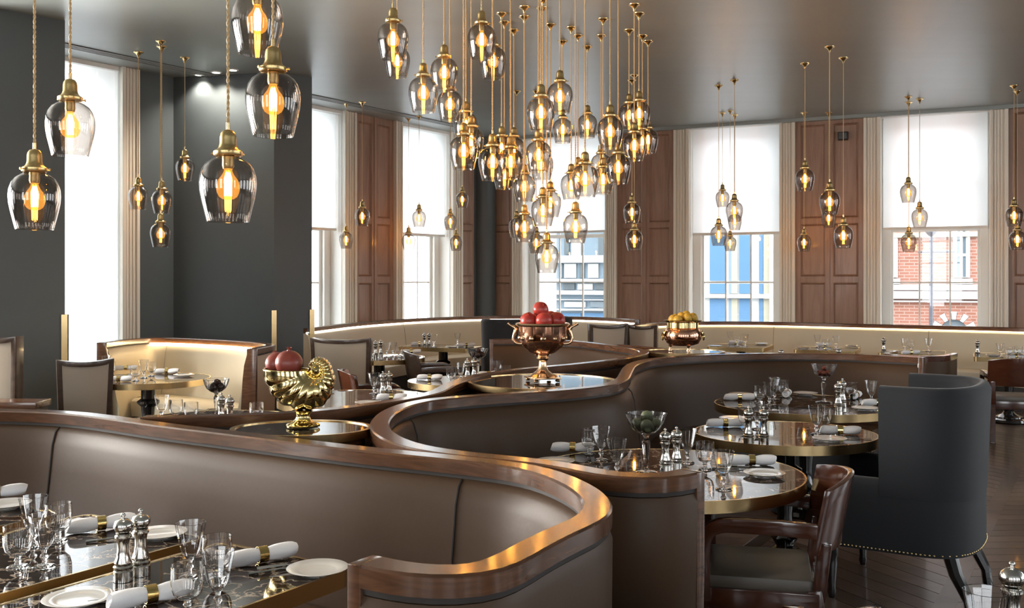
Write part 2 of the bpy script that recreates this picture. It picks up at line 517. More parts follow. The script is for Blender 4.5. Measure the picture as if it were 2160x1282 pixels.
# ---- window walls
def casing(s0, s1, Fm, parent, top=CEIL):
    mb = MB()
    wd = s1 - s0
    mb.box(s0, s1, -.02, .02, 0, top, Fm)
    for a, b, d in ((0, .16, .05), (.24, .34, .035), (.42, .52, .035), (.60, .70, .035), (.80, 1, .06)):
        mb.box(s0 + wd * a, s0 + wd * b, .02, d, 0, top, Fm)
    return mb.obj('casing', M['casing'], parent, smooth=0, bevel=.004)
def panelled(name, s0, s1, Fm, cols, parent=None):
    par = MB().box(s0, s1, -.35, -.03, 0, CEIL, Fm).obj(name, M['panel'], parent, smooth=0)
    if parent is None: struct(par)
    rows = [(.12, 1.56), (1.65, 2.43), (2.51, CEIL - .10)]
    wd = s1 - s0
    e = min(.075, wd * .12); mid = .11
    cw = (wd - 2 * e - mid * (cols - 1)) / cols
    st = MB()
    zs = [0] + [z for r in rows for z in r] + [CEIL]
    xs = [s0] + [x for c in range(cols) for x in (s0 + e + c * (cw + mid), s0 + e + c * (cw + mid) + cw)] + [s1]
    for i in range(0, len(xs), 2):
        m = MB().box(xs[i], xs[i + 1], -.03, 0, 0, CEIL, Fm)
        if 0 < i < len(xs) - 2:   # meeting stile: a bead down the middle
            c = (xs[i] + xs[i + 1]) / 2
            m.box(c - .012, c + .012, 0, .012, 0, CEIL, Fm)
        m.obj('stile', M['panel'], par, smooth=0, bevel=.003)
    for i in range(0, len(zs), 2):
        for c in range(cols):
            MB().box(xs[1 + 2 * c], xs[2 + 2 * c], -.03, -.001, zs[i], zs[i + 1], Fm).obj('rail', M['panel'], par, smooth=0, bevel=.003)
    for (z0, z1) in rows:
        for c in range(cols):
            a, b = xs[1 + 2 * c], xs[2 + 2 * c]
            g, d0, d1 = .03, .008, -.022
            v = [(a, d0 - .01, z0), (b, d0 - .01, z0), (b, d0 - .01, z1), (a, d0 - .01, z1),
                 (a + .012, d0, z0 + .012), (b - .012, d0, z0 + .012), (b - .012, d0, z1 - .012), (a + .012, d0, z1 - .012),
                 (a + g, d1, z0 + g), (b - g, d1, z0 + g), (b - g, d1, z1 - g), (a + g, d1, z1 - g)]
            f = [(8, 9, 10, 11)]
            for q in (0, 4):
                for i in range(4):
                    j = (i + 1) % 4
                    f.append((q + i, q + j, q + 4 + j, q + 4 + i))
            MB().add(v, f, Fm).obj('panel', M['panel'], par, smooth=0, recalc=False)
    return par
WIN = []
def window(n, s0, s1, Fm, blind_z, label, c0, c1, cols=3):
    root = bpy.data.objects.new('window_%d' % n, None); COL.objects.link(root); struct(root)
    top, sill = CEIL - .05, .60
    rv = MB()
    rv.box(s0 - .02, s0, -.42, .0, 0, CEIL, Fm); rv.box(s1, s1 + .02, -.42, .0, 0, CEIL, Fm)
    rv.box(s0, s1, -.42, .03, sill - .06, sill, Fm); rv.box(s0, s1, -.42, 0, top, CEIL, Fm)
    rv.box(s0, s1, -.42, -.30, 0, sill - .06, Fm)
    rv.obj('reveal', M['sash'], root, smooth=0)
    casing(s0 - c0, s0, Fm, root); casing(s1, s1 + c1, Fm, root)
    # sash boxes and sashes
    fr = MB()
    d0, d1 = -.36, -.26
    jb = .10
    for a, b in ((s0, s0 + jb), (s1 - jb, s1)):
        fr.box(a, b, d0 - .04, d1, sill, top, Fm)
        fr.box(a if a == s0 else a - .02, b + (.02 if a == s0 else 0), d1, d1 + .025, sill, top, Fm)
    fr.obj('sash_box', M['sash'], root, smooth=0, bevel=.004)
    a, b = s0 + jb, s1 - jb
    zs = [sill, 1.56, 2.32, 3.12, top]
    ss = MB()
    ss.box(a, a + .05, d0, d0 + .05, sill, top, Fm); ss.box(b - .05, b, d0, d0 + .05, sill, top, Fm)
    ss.box(a, b, d0, d0 + .05, sill, sill + .09, Fm); ss.box(a, b, d0, d0 + .06, 2.30, 2.36, Fm)
    ss.obj('sash', M['sash'], root, smooth=0, bevel=.003)
    for i in range(1, cols):
        x = a + (b - a) * i / cols
        MB().box(x - .011, x + .011, d0 + .008, d0 + .04, sill, top, Fm).obj('glazing_bar', M['sash'], root, smooth=0)
    for z in (1.56, 3.12) if cols > 1 else ():
        MB().box(a, b, d0 + .008, d0 + .038, z - .011, z + .011, Fm).obj('glazing_bar', M['sash'], root, smooth=0)
    for i in range(cols):
        for k in range(4):
            x0, x1 = a + (b - a) * i / cols, a + (b - a) * (i + 1) / cols
            MB().box(x0 + .005, x1 - .005, d0 + .015, d0 + .019, zs[k], zs[k + 1], Fm).obj('pane', M['pane'], root, smooth=0)
    # roller blind, hung inside the opening
    if blind_z is not None:
        bl = thing('roller_blind', label, 'blind', group='white roller blinds in the tall windows')
        bd = -.10
        MB().box(s0 + .025, s1 - .025, bd, bd + .003, blind_z, CEIL - .05, Fm).obj('fabric', M['blind'], bl, smooth=0)
        MB().box(s0 + .025, s1 - .025, bd - .008, bd + .014, blind_z - .035, blind_z, Fm).obj('bottom_bar', M['sash'], bl, smooth=0, bevel=.004)
    return root

# left wall (s runs from the far corner towards the camera)
w3 = (sL(950), sL(845)); wid = w3[1] - w3[0]
w2 = (sL(722), sL(722) + wid)
w1 = (sL(252), sL(252) + wid * 1.05)
cl = .20
bz = 2.33
window(3, w3[0], w3[1], FL, bz, 'lowered white roller blind left of the dark far corner', sL(972) - w3[0] if False else w3[0] - sL(972), sL(830) - w3[1])
window(2, w2[0], w2[1], FL, bz, 'white roller blind right beside the slate pier', w2[0] - sL(748), .22)
window(1, w1[0], w1[1], FL, None, '', w1[0] - sL(290), .22, 1)
panelled('wall_left', sL(972 + 28), w3[0] - (w3[0] - sL(972)), FL, 1)
panelled('wall_left', sL(830), sL(748), FL, 2)
wl = MB()
wl.box(0, sL(1000), -.35, 0, 0, CEIL, FL)
wl.box(w2[1] + .22, sL(290), -.35, 0, 0, CEIL, FL)
cur = w1[1] + .22
for s_ in LEFT_WINDOWS:
    wl.box(cur, s_ - .85, -.35, 0, 0, CEIL, FL); wl.box(s_ - .85, s_ + .85, -.35, 0, 0, .6, FL); wl.box(s_ - .85, s_ + .85, -.35, 0, 3.8, CEIL, FL)
    cur = s_ + .85
wl.box(cur, 26.8, -.35, 0, 0, CEIL, FL)
wlo = struct(wl.obj('wall_left', M['slate'], smooth=0))
for s_ in LEFT_WINDOWS:
    f = MB()
    for a_ in (-.85, -.29, .26, .79):
        f.box(s_ + a_, s_ + a_ + .06, -.10, -.04, .6, 3.8, FL)
    for z_ in (.6, 1.4, 2.17, 2.95, 3.74):
        f.box(s_ - .85, s_ + .85, -.10, -.04, z_, z_ + .05, FL)
    f.obj('window_frame', M['sash'], wlo, smooth=0)
# blind of the alcove window reaches the sill: one closed white sheet
bl = thing('roller_blind', 'fully lowered bright blind between the two slate piers', 'blind', group='white roller blinds in the tall windows')
MB().box(w1[0] + .02, w1[1] - .02, -.06, -.057, .62, CEIL - .05, FL).obj('fabric', M['sheer'], bl, smooth=0)
MB().box(w1[0] + .02, w1[1] - .02, -.068, -.046, .60, .63, FL).obj('bottom_bar', M['sash'], bl, smooth=0)

# right wall
w4 = (sR(1105), sR(1278)); w5 = (sR(1455), sR(1645)); w6 = (sR(1858), sR(2088))
window(4, w4[0], w4[1], FR, wall_hit(1190, 487, UR, NR, -.1)[1], 'white roller blind behind the hanging lamp cluster', sR(1105) - sR(1082), sR(1302) - sR(1278))
window(5, w5[0], w5[1], FR, wall_hit(1550, 490, UR, NR, -.1)[1], 'white roller blind above the view of the blue facade', w5[0] - sR(1422), sR(1678) - w5[1])
window(6, w6[0], w6[1], FR, wall_hit(1970, 478, UR, NR, -.1)[1], 'white roller blind above the view of the brick house', w6[0] - sR(1822), sR(2127) - w6[1])
struct(MB().box(0, sR(1030), -.35, .0, 0, CEIL, FR).obj('wall_back', M['slate'], smooth=0))
struct(MB().lathe([(.20, 0), (.20, CEIL)], 24, T(*(CORNER + UL * .12 + UR * .02), 0)).obj('wall_corner', M['slate']))
panelled('wall_back', sR(1030), sR(1082), FR, 1)
panelled('wall_back', sR(1302), sR(1422), FR, 2)
panelled('wall_back', sR(1678), sR(1822), FR, 2)
panelled('wall_back', sR(2127), sR(2127) + 1.05, FR, 2)
struct(MB().box(sR(2127) + 1.05, 11.3, -.35, 0, 0, CEIL, FR).obj('wall_back', M['slate'], smooth=0))
struct(MB().box(-.3, 11.3, 0, .10, CEIL - .05, CEIL, FR).obj('trim_1', M['ceiling'], smooth=0))
so = MB()
q = Fq = FR @ Vector((wall_hit(1779, 288, UR, NR, 0)[0], 0, wall_hit(1779, 288, UR, NR, 0)[1]))
sp = thing('wall_speaker', 'small black box speaker high on the oak panelling', 'speaker', q)
Rr = Matrix(((UR.x, NR.x, 0, 0), (UR.y, NR.y, 0, 0), (0, 0, 1, 0), (0, 0, 0, 1)))
MB().box(-.07, .07, .02, .10, -.06, .06, Rr).obj('cabinet', M['dark'], sp, smooth=0, bevel=.006)
MB().box(-.055, .055, .098, .104, -.045, .045, Rr).obj('grille', M['black'], sp, smooth=0)
MB().box(-.02, .02, 0, .03, -.02, .02, Rr).obj('bracket', M['dark'], sp, smooth=0)

# slate piers standing out from the left wall
def pier(n, pts, strips):
    o = struct(MB().prism(pts, 0, CEIL).obj('pillar_%d' % n, M['slate'], smooth=0))
    for (p, z0, z1, ang) in strips:
        MB().box(-.028, .028, -.028, .028, z0, z1, T(p[0], p[1], 0) @ rotz(ang)).obj('corner_guard', M['brass'], o, smooth=0, bevel=.003)
    return o
pa = P(137, 44, CEIL).xy
pa0 = pa - UL * -1.0 * 0
near_l = pa + Vector((-.70, -.71)) * .85
far_a = pa + Vector((-.91, .41)) * 1.6
pier(1, [(pa.x, pa.y), (far_a.x, far_a.y), (near_l.x - 1.35, near_l.y + .62), (near_l.x, near_l.y)], [((pa.x, pa.y), .55, 1.28, .2)])
pn = P(578, 152, CEIL).xy; pf = P(658, 163, CEIL).xy
wa = CORNER + UL * sL(366); wa2 = pf + Vector((-.9, .5)) * 1.3
pier(2, [(pn.x, pn.y), (pf.x, pf.y), (wa2.x, wa2.y), (wa.x - .1, wa.y + .05), (wa.x, wa.y)], [((pn.x, pn.y), .58, 1.25, .3), ((pf.x, pf.y), .58, 1.25, .3)])

# linear air slot in the ceiling along the left wall
vd = (P(700, 211, CEIL).xy - CORNER).dot(NL)
vt = thing('ceiling_vent', 'long narrow dark air slot in the ceiling along the left windows', 'vent')
MB().box(1.2, 11.5, vd - .09, vd + .09, CEIL - .004, CEIL, FL).obj('backing', M['dark'], vt, smooth=0)
for k in range(4):
    y = vd - .085 + k * .05
    MB().box(1.2, 11.5, y, y + .02, CEIL - .012, CEIL - .003, FL).obj('slat', M['ceiling'], vt, smooth=0)
def spot_lamp(loc, power, cone):
    l = bpy.data.lights.new('downlight_lamp', 'SPOT'); l.energy = power; l.spot_size = R(cone); l.spot_blend = .8; l.shadow_soft_size = .04; l.color = (1.0, .92, .80)
    o = bpy.data.objects.new('downlight_lamp', l); o.location = loc; COL.objects.link(o)
for k, (x, y) in enumerate(((420, 157), (456, 152), (491, 147))):
    p = P(x, y, CEIL)
    d = thing('downlight', ('leftmost', 'middle', 'rightmost')[k] + ' small recessed ceiling spot above the slate pier face', 'light', p, 0, 'recessed spots by the pier')
    MB().lathe([(.045, 0), (.065, 0), (.065, -.006), (.045, -.010)], 20, close=True).obj('trim_ring', M['sash'], d)
    MB().lathe([(0, -.004), (.046, -.004)], 20).obj('lens', M['spot'], d)
    spot_lamp((p.x, p.y, CEIL - .02), 50, 120)
for k, (x, y, lb) in enumerate(((-1.05, 2.95, 'front square tables'), (.72, 4.35, 'nearest round table'), (1.62, 5.65, 'table by the wing chair'), (2.15, 6.95, 'table in the far right booth'))):  # added spots out of view, put in to brighten the nearer tables
    d = thing('downlight', 'added ceiling spot unseen above the frame over the ' + lb, 'light', (x, y, CEIL), 0, 'added spots over the tables')
    MB().lathe([(.045, 0), (.065, 0), (.065, -.006), (.045, -.010)], 20, close=True).obj('trim_ring', M['sash'], d)
    MB().lathe([(0, -.004), (.046, -.004)], 20).obj('lens', M['spot'], d)
    spot_lamp((x, y, CEIL - .02), (80, 45, 35, 35)[k], 36)

# ------------------------------------------------------------------ outside
M['street'] = plain('pale_street', (.35, .35, .34), .9, noise=.1)
M['bluefac'] = plain('sky_blue_render', (.075, .17, .30), .7, noise=.04, nscale=(1, 1, 1))
M['whitefac'] = plain('white_stucco', (.52, .52, .51), .7)
M['creamfac'] = plain('cream_stucco', (.36, .34, .26), .7)
M['greyfac'] = plain('pale_blue_grey', (.17, .23, .28), .6, noise=.2, nscale=(.8, .8, .8))
M['greydark'] = plain('slate_grey', (.09, .11, .12), .5, noise=.3, nscale=(2, 2, 2))
M['outglass'] = plain('dark_outdoor_glass', (.12, .16, .19), .15)
M['iron'] = plain('cast_iron', (.10, .10, .12), .5)
def brick_mat():
    m, t, b = new_mat('pale_red_brick')
    inp(b, 'Roughness', .85)
    tc = t.nodes.new('ShaderNodeTexCoord'); br = t.nodes.new('ShaderNodeTexBrick')
    dt = t.nodes.new('ShaderNodeVectorMath'); dt.operation = 'DOT_PRODUCT'; dt.inputs[1].default_value = (UR.x, UR.y, 0)
    sp_ = t.nodes.new('ShaderNodeSeparateXYZ'); cb_ = t.nodes.new('ShaderNodeCombineXYZ')
    t.links.new(tc.outputs['Object'], dt.inputs[0]); t.links.new(tc.outputs['Object'], sp_.inputs[0])
    t.links.new(dt.outputs['Value'], cb_.inputs[0]); t.links.new(sp_.outputs[2], cb_.inputs[1])
    br.inputs['Scale'].default_value = 1.0
    br.inputs['Brick Width'].default_value = .23; br.inputs['Row Height'].default_value = .075; br.inputs['Mortar Size'].default_value = .01
    br.inputs['Color1'].default_value = (.25, .10, .065, 1); br.inputs['Color2'].default_value = (.31, .135, .095, 1); br.inputs['Mortar'].default_value = (.36, .24, .20, 1)
    t.links.new(cb_.outputs[0], br.inputs['Vector']); t.links.new(br.outputs['Color'], b.inputs['Base Color'])
    return m
M['brick'] = brick_mat()
struct(MB().prism([(-60, 5), (60, 5), (60, 90), (-60, 90)], -3.2, -3.0).obj('street', M['street'], smooth=0))
D = -11.0
def hb(px0, px1, py0, py1, d, thick, Fm=FR, u=UR, n=NR):
    a, z1 = wall_hit(px0, py0, u, n, d)
    b, z0 = wall_hit(px1, py1, u, n, d)
    return MB().box(a, b, d - thick, d, z0, z1, Fm)
brk = thing('brick_house', 'red brick house with white string course seen through the right window', 'building')
s0 = sR(1634, D)
MB().box(s0, s0 + 14, D - 6, D, -3, 9, FR).obj('wall', M['brick'], brk, smooth=0)
def arched(px0, px1, py0, py1, d, parent):
    a, z1 = wall_hit(px0, py0, UR, NR, d); b, z0 = wall_hit(px1, py1, UR, NR, d)
    z1 = wall_hit((px0 + px1) / 2, py0, UR, NR, d)[1]; z0 = wall_hit((px0 + px1) / 2, py1, UR, NR, d)[1]
    r = (b - a) / 2; c = (a + b) / 2
    arc = [(c + r * math.cos(t), z1 - r + r * math.sin(t)) for t in [PI * i / 12 for i in range(13)]]
    pl = [(b, z0)] + arc + [(a, z0)]
    v = [(x, d + .02, z) for x, z in pl] + [(x, d - .2, z) for x, z in pl]
    m_ = len(pl)
    f = [tuple(range(m_))] + [(i, (i + 1) % m_, m_ + (i + 1) % m_, m_ + i) for i in range(m_)]
    w_ = MB().add(v, f, FR).obj('window', M['outglass'], parent, smooth=0)
    fr = MB()
    fr.tube([FR @ Vector((x, d + .03, z)) for x, z in pl], .05, 5, closed=True)
    fr.tube([FR @ Vector((c, d + .03, z0)), FR @ Vector((c, d + .03, z1))], .035, 5)
    zz = z0 + (z1 - z0) * .45
    fr.tube([FR @ Vector((a, d + .03, zz)), FR @ Vector((b, d + .03, zz))], .035, 5)
    fr.obj('window_frame', M['whitefac'], w_, smooth=0)
    MB().box(a - .1, b + .1, d, d + .12, z0 - .16, z0 - .03, FR).obj('sill', M['whitefac'], w_, smooth=0)
    return a, b, c, r, z0, z1
arched(2014, 2042, 480, 585, D, brk)
arched(1880, 1890, 500, 585, D, brk)
arched(1652, 1662, 490, 590, D, brk)
arched(2150, 2185, 480, 585, D, brk)
for py0, py1, t in ((600, 612, .10), (614, 630, .18), (634, 637, .12)):
    a, z1 = wall_hit(1980, py0, UR, NR, D); _, z0 = wall_hit(1980, py1, UR, NR, D)
    MB().box(s0, s0 + 14, D, D + t, z0, z1, FR).obj('string_course', M['whitefac'], brk, smooth=0)
a, z1 = wall_hit(1980, 490, UR, NR, D); _, z0 = wall_hit(1980, 500, UR, NR, D)
MB().box(s0, s0 + 14, D, D + .1, z0, z1, FR).obj('string_course', M['creamfac'], brk, smooth=0)
# striped arch over the street door
ac, az = wall_hit(2012, 700, UR, NR, D)
ro = wall_hit(2060, 700, UR, NR, D)[0] - ac
for i in range(11):
    t0, t1 = PI * i / 11, PI * (i + .92) / 11
    v = []
    for dd in (0, .14):
        for (r_, t_) in ((ro * .62, t0), (ro, t0), (ro, t1), (ro * .62, t1)):
            v.append((ac + r_ * math.cos(t_), D + dd, az + r_ * math.sin(t_)))
    MB().add(v, [(0, 1, 2, 3), (4, 5, 6, 7), (0, 1, 5, 4), (1, 2, 6, 5), (2, 3, 7, 6), (3, 0, 4, 7)], FR).obj('arch_stone', M['whitefac'] if i % 2 else M['brick'], brk, smooth=0)
MB().lathe([(0, 0), (ro * .6, 0)], 24, FR @ T(ac, D + .03, az) @ Matrix.Rotation(R(90), 4, 'X')).obj('fanlight', M['outglass'], brk, smooth=0)
# blue-and-white house
bh = thing('blue_house', 'white fronted house with tall blue panels seen through the middle window', 'building')
D2 = -9.5
b0, b1 = sR(1425, D2), s0 - .02
MB().box(b0, b1, D2 - 5, D2, -3, 9, FR).obj('wall', M['whitefac'], bh, smooth=0)
for (x0, x1, mt) in ((1497, 1532, 'bluefac'), (1537, 1543, 'greyfac'), (1543, 1556, 'creamfac'), (1559, 1584, 'bluefac'), (1601, 1609, 'bluefac'), (1611, 1622, 'creamfac')):
    for (y0, y1) in ((300, 470), (478, 592), (598, 619), (630, 720)):
        hb(x0, x1, y0, y1, D2 + .03, .03).obj('facade_panel', M[mt], bh, smooth=0)
hb(1430, 1632, 620, 629, D2 + .15, .15).obj('string_course', M['whitefac'], bh, smooth=0)
for x in (1626, 1630):
    a, _ = wall_hit(x, 600, UR, NR, D2 + .1)
    MB().tube([FR @ Vector((a, D2 + .1, -3)), FR @ Vector((a, D2 + .1, 12))], .04, 6).obj('drain_pipe', M['whitefac'], bh)
# pale offices beyond the far window
gh = thing('pale_office_block', 'pale office block with white floor bands seen through the far window', 'building')
D3 = -13.0
g0, g1 = sR(1090, D3), sR(1330, D3)
MB().box(g0, g1 + .3, D3 - 5, D3, -3, 9, FR).obj('wall', M['greyfac'], gh, smooth=0)
for (y0, y1) in ((540, 553), (588, 596), (612, 622), (630, 634), (650, 656), (475, 480), (420, 432)):
    hb(1090, 1330, y0, y1, D3 + .2, .2).obj('floor_band', M['whitefac'], gh, smooth=0)
for i, (x0, x1, y0, y1, mt) in enumerate(((1190, 1200, 500, 536, 'greydark'), (1205, 1225, 505, 540, 'whitefac'), (1180, 1186, 556, 586, 'outglass'), (1190, 1215, 556, 586, 'whitefac'), (1222, 1232, 556, 586, 'greydark'), (1240, 1262, 556, 586, 'whitefac'), (1262, 1275, 500, 538, 'greydark'),
                                         (1188, 1212, 598, 611, 'greydark'), (1218, 1250, 598, 611, 'whitefac'), (1255, 1280, 598, 611, 'greydark'), (1190, 1235, 636, 648, 'whitefac'), (1245, 1278, 636, 648, 'outglass'), (1175, 1225, 660, 720, 'bluefac'), (1232, 1290, 660, 720, 'bluefac'))):
    hb(x0, x1, y0, y1, D3 + .06, .06).obj('facade_panel', M[mt], gh, smooth=0)
MB().box(sR(1130, D3 + 4), sR(1168, D3 + 4), D3 + 3.8, D3 + 4, -3, 12, FR).obj('white_pier', M['whitefac'], gh, smooth=0)
# white terrace opposite the left windows
tw = thing('white_terrace', 'pale stucco terrace seen washed out through the left windows', 'building')
MB().box(-14, 12, -30, -24, -3, 9, FL).obj('wall', M['whitefac'], tw, smooth=0)
for k in range(9):
    x = -6 + k * 2.0
    for z in (-2.4, 1.0, 4.4):
        MB().box(x, x + .9, -24, -23.97, z, z + 2.0, FL).obj('window', M['greyfac'], tw, smooth=0)
# street lamp
lp = FR @ Vector((wall_s(1964, UR, NR, -7.0), -7.0, 0))
lamp = thing('street_lamp', 'thin iron street lamp post in front of the brick house', 'lamp post', (lp.x, lp.y, -3.0))
zt = wall_hit(1964, 500, UR, NR, -7)[1] + 3
MB().tube([(0, 0, 0), (0, 0, .8), (0, 0, zt)], [.09, .05, .04], 8).obj('post', M['iron'], lamp)
za = wall_hit(1964, 531, UR, NR, -7)[1] + 3
MB().tube([(-UR.x * .25, -UR.y * .25, za), (UR.x * .45, UR.y * .45, za)], .025, 6).obj('crossbar', M['iron'], lamp)
MB().lathe([(.02, 0), (.12, .1), (.15, .35), (.06, .45), (0, .5)], 8, T(0, 0, zt)).obj('lantern', M['iron'], lamp, smooth=0)

# ------------------------------------------------------------------ serpentine banquettes
def banquette(name, label, path, side, zr, leather, seam_mat, seams=(), seat=None, seat_mat=None, posts=(False, False), led=None, group=None, rail=None, wood_post=True, outer=None):
    rail = rail or M['rail']
    root = thing(name, label, 'banquette', (path[0][0], path[0][1], 0), 0, group)
    inv = T(-path[0][0], -path[0][1], 0)
    def put(mb, nm, mat, parent=root, smooth=45, bevel=0):
        o = MB().add(mb.v, mb.f, inv).obj(nm, mat, parent, smooth, bevel)
        return o
    put(MB().sweep(path, [(-.046, zr - .048), (-.046, zr - .006), (-.040, zr), (.030, zr), (.036, zr - .006), (.036, zr - .048)], side), 'top_rail', rail, smooth=25)
    put(MB().sweep(path, [(-.040, zr - .062), (-.040, zr - .047), (.028, zr - .047), (.028, zr - .062)], side), 'rail_shadow_gap', M['seam'])
    prof = [(.0, zr - .06), (.030, zr - .064), (.050, zr - .085), (.068, zr - .14), (.082, zr - .25), (.100, zr - .38), (.125, .50), (.15, .40), (.15, .10), (0, .10)]
    put(MB().sweep(path, prof, side), 'backrest', leather)
    put(MB().sweep(path, [(0, zr - .06), (-.036, zr - .066), (-.046, zr - .09), (-.044, zr - .3), (-.030, .10), (0, .10)], side), 'outer_panel', outer or leather)
    put(MB().sweep(path, [(-.02, 0), (-.02, .10), (.12, .10), (.12, 0)], side), 'plinth', M['dark'])
    n = len(path)
    def at(i):
        a, b = path[max(i - 1, 0)], path[min(i + 1, n - 1)]
        t = Vector((b[0] - a[0], b[1] - a[1])).normalized()
        return Vector(path[i]), t, Vector((-t.y * side, t.x * side))
    for fr in seams:
        i = min(n - 1, max(0, int(fr * (n - 1)))) if fr <= 1 else min(range(int(n * .75)), key=lambda q: abs(sx_of(path[q]) - fr))
        p, t, nn = at(i)
        pts = [Vector((*(p + nn * (o + .0015)), z)) for (o, z) in prof[1:8]]
        put(MB().tube(pts, .0045, 5), 'seam', seam_mat)
    if seat:
        i0, i1 = int(seat[0] * (n - 1)), int(seat[1] * (n - 1)) + 1
        sp = path[i0:i1]
        dp = seat[2]
        put(MB().sweep(sp, [(.13, .30), (.13, .455), (.16, .47), (dp - .03, .465), (dp, .445), (dp + .006, .40), (dp - .005, .30)], side), 'seat', seat_mat or leather)
        put(MB().sweep(sp, [(.12, 0), (.12, .30), (dp - .06, .30), (dp - .06, 0)], side), 'seat_base', seat_mat or M['dark'])
    for e, on in ((0, posts[0]), (n - 1, posts[1])):
        if on:
            p, t, nn = at(e)
            out = -t if e == 0 else t
            ang = math.atan2(out.y, out.x)
            mm = T(p.x, p.y, 0) @ rotz(ang)
            q = MB()
            sgn = 1 if (rotz(ang) @ Vector((0, 1, 0))).xy.dot(nn) > 0 else -1
            poly = [(-.046, zr - .001), (.036, zr - .001), (.036, zr - .05), (.060, zr - .14), (.072, zr - .25), (.088, .50), (.09, .42), (.09, 0), (-.03, 0), (-.046, zr - .3)]
            v = [(-.004, o * sgn, z) for o, z in poly] + [(.034, o * sgn, z) for o, z in poly]
            m_ = len(poly)
            f = [tuple(range(m_)), tuple(range(m_, 2 * m_))[::-1]] + [(i, (i + 1) % m_, m_ + (i + 1) % m_, m_ + i) for i in range(m_)]
            q.add(v, f, mm)
            put(q, 'end_post', rail if wood_post else leather, root, 30, .004)
    if led:
        i0, i1 = int(led[0] * (n - 1)), int(led[1] * (n - 1)) + 1
        put(MB().sweep(path[i0:i1], [(.032, zr - .060), (.032, zr - .052), (.046, zr - .052), (.046, zr - .060)], side), 'light_strip', led[2])
    return root

ZR = 1.0
def pp(lst, z=ZR):
    return [P(x, y, z).xy for x, y in lst]
front = smooth_path([Vector((-3.6, 4.52)), Vector((-2.95, 4.64))] + pp([(0, 864), (141, 869), (352, 896), (528, 917), (760, 945), (983, 967), (1115, 984), (1200, 1013), (1245, 1040), (1262, 1062), (1247, 1087), (1217, 1101), (1136, 1137), (1057, 1182), (1008, 1198), (913, 1201), (840, 1192), (788, 1181)]))
banquette('leather_banquette', 'nearest brown leather banquette hooking round at the lower middle', front, -1, ZR, M['leather'], M['seam'], (134, 985), (.05, .62, .50), None, (False, True), group='brown serpentine banquettes')
mid = smooth_path(pp([(1448, 992), (1400, 1003), (1300, 1000), (1180, 976), (1060, 963), (960, 953), (880, 940), (825, 920), (802, 897), (815, 873), (850, 855), (900, 843), (960, 837), (1068, 829), (1180, 822), (1280, 811), (1312, 799), (1322, 784), (1337, 767), (1380, 756), (1450, 750), (1600, 745), (1780, 746), (1940, 753)]))
banquette('leather_banquette', 'long winding brown leather banquette from the low front panel to the right', mid, -1, ZR, M['leather'], M['seam'], (.285, 1313), (.62, .98, .48), None, (True, True), group='brown serpentine banquettes', wood_post=True)
rear = smooth_path(pp([(305, 877), (420, 876), (567, 871), (674, 864), (780, 851), (862, 838), (912, 827), (948, 809), (985, 796), (1040, 785), (1098, 777), (1200, 768), (1296, 757), (1340, 749), (1358, 742), (1342, 735), (1300, 729), (1199, 718), (1120, 715), (1040, 715)]))
banquette('leather_banquette', 'dark brown banquette curling round behind the copper urn', rear, 1, ZR, M['leather'], M['seam'], (.7,), (.55, .95, .45), None, (False, True), group='brown serpentine banquettes')
link_p = smooth_path(pp([(1195, 717), (1320, 723), (1400, 730), (1490, 736), (1570, 741)]))
banquette('leather_banquette', 'short brown leather partition behind the copper pot', link_p, 1, ZR - .02, M['leather'], M['seam'], (), None, None, (True, True), group='brown serpentine banquettes')
left_cream = smooth_path([P(640, 692, 1.03).xy] + pp([(700, 685), (747, 680), (850, 672.5), (950, 668)], 1.03) + [W(1080, 0, 15.9).xy] + pp([(1200, 667), (1290, 670), (1343, 673.5)], 1.03))
banquette('cream_banquette', 'cream leather banquette curving along the left windows', left_cream, -1, 1.03, M['cream'], M['creamseam'], (.03, .38, .62, .8), (0, .97, .52), None, (False, True), (.0, 1, M['ledcool']), 'cream window banquettes')
right_cream = smooth_path(pp([(1328, 689), (1345, 684), (1375, 680.5), (1450, 678), (1600, 678), (1800, 682.5), (2000, 687), (2160, 691), (2330, 697)]))
banquette('cream_banquette', 'long cream leather banquette along the right windows', right_cream, -1, 1.0, M['cream'], M['creamseam'], (.44, .73), (.03, 1, .55), None, (True, False), (.02, 1, M['led']), 'cream window banquettes')
al = smooth_path([Vector((-3.80, 9.25)), Vector((-3.78, 9.7)), Vector((-3.60, 10.02)), Vector((-3.3, 9.93)), Vector((-2.6, 9.47)), P(572, 726, 1.02).xy, P(556, 730, 1.02).xy, P(532, 735, 1.02).xy])
banquette('cream_settee', 'cream settee with walnut frame in the window alcove', al, -1, 1.02, M['cream'], M['creamseam'], (.33,), (.15, .9, .55), None, (True, True), (.25, .8, M['ledwarm']), outer=M['taupe'])

# pods of dark marble between the curves
def pod(name, label, c, a, b, z, rot=0, seg=64):
    root = thing(name, label, 'plinth', (c[0], c[1], 0), rot, 'marble topped plinths between the banquettes')
    el = lambda s, o=0: [((a + o) * math.cos(2 * PI * i / seg), (b + o) * math.sin(2 * PI * i / seg)) for i in range(seg)]
    MB().prism(el(0, -.02), z - .03, z).obj('marble_top', M['podmarble'], root, 40)
    rim = MB()
    outer, inner = el(0), el(0, -.02)
    v = [(x, y, z_) for (L, z_) in ((inner, z), (inner, z + .004), (outer, z + .004), (outer, z - .03)) for (x, y) in L]
    f = []
    for k in range(3):
        for i in range(seg):
            j = (i + 1) % seg
            f.append((k * seg + i, k * seg + j, (k + 1) * seg + j, (k + 1) * seg + i))
    rim.add(v, f); rim.obj('brass_rim', M['brass'], root, 40)
    MB().prism(el(0, -.03), 0, z - .03).obj('drum', M['rail'], root, 40)
    return root
PZ = .985
pc1 = P(637, 903, PZ)
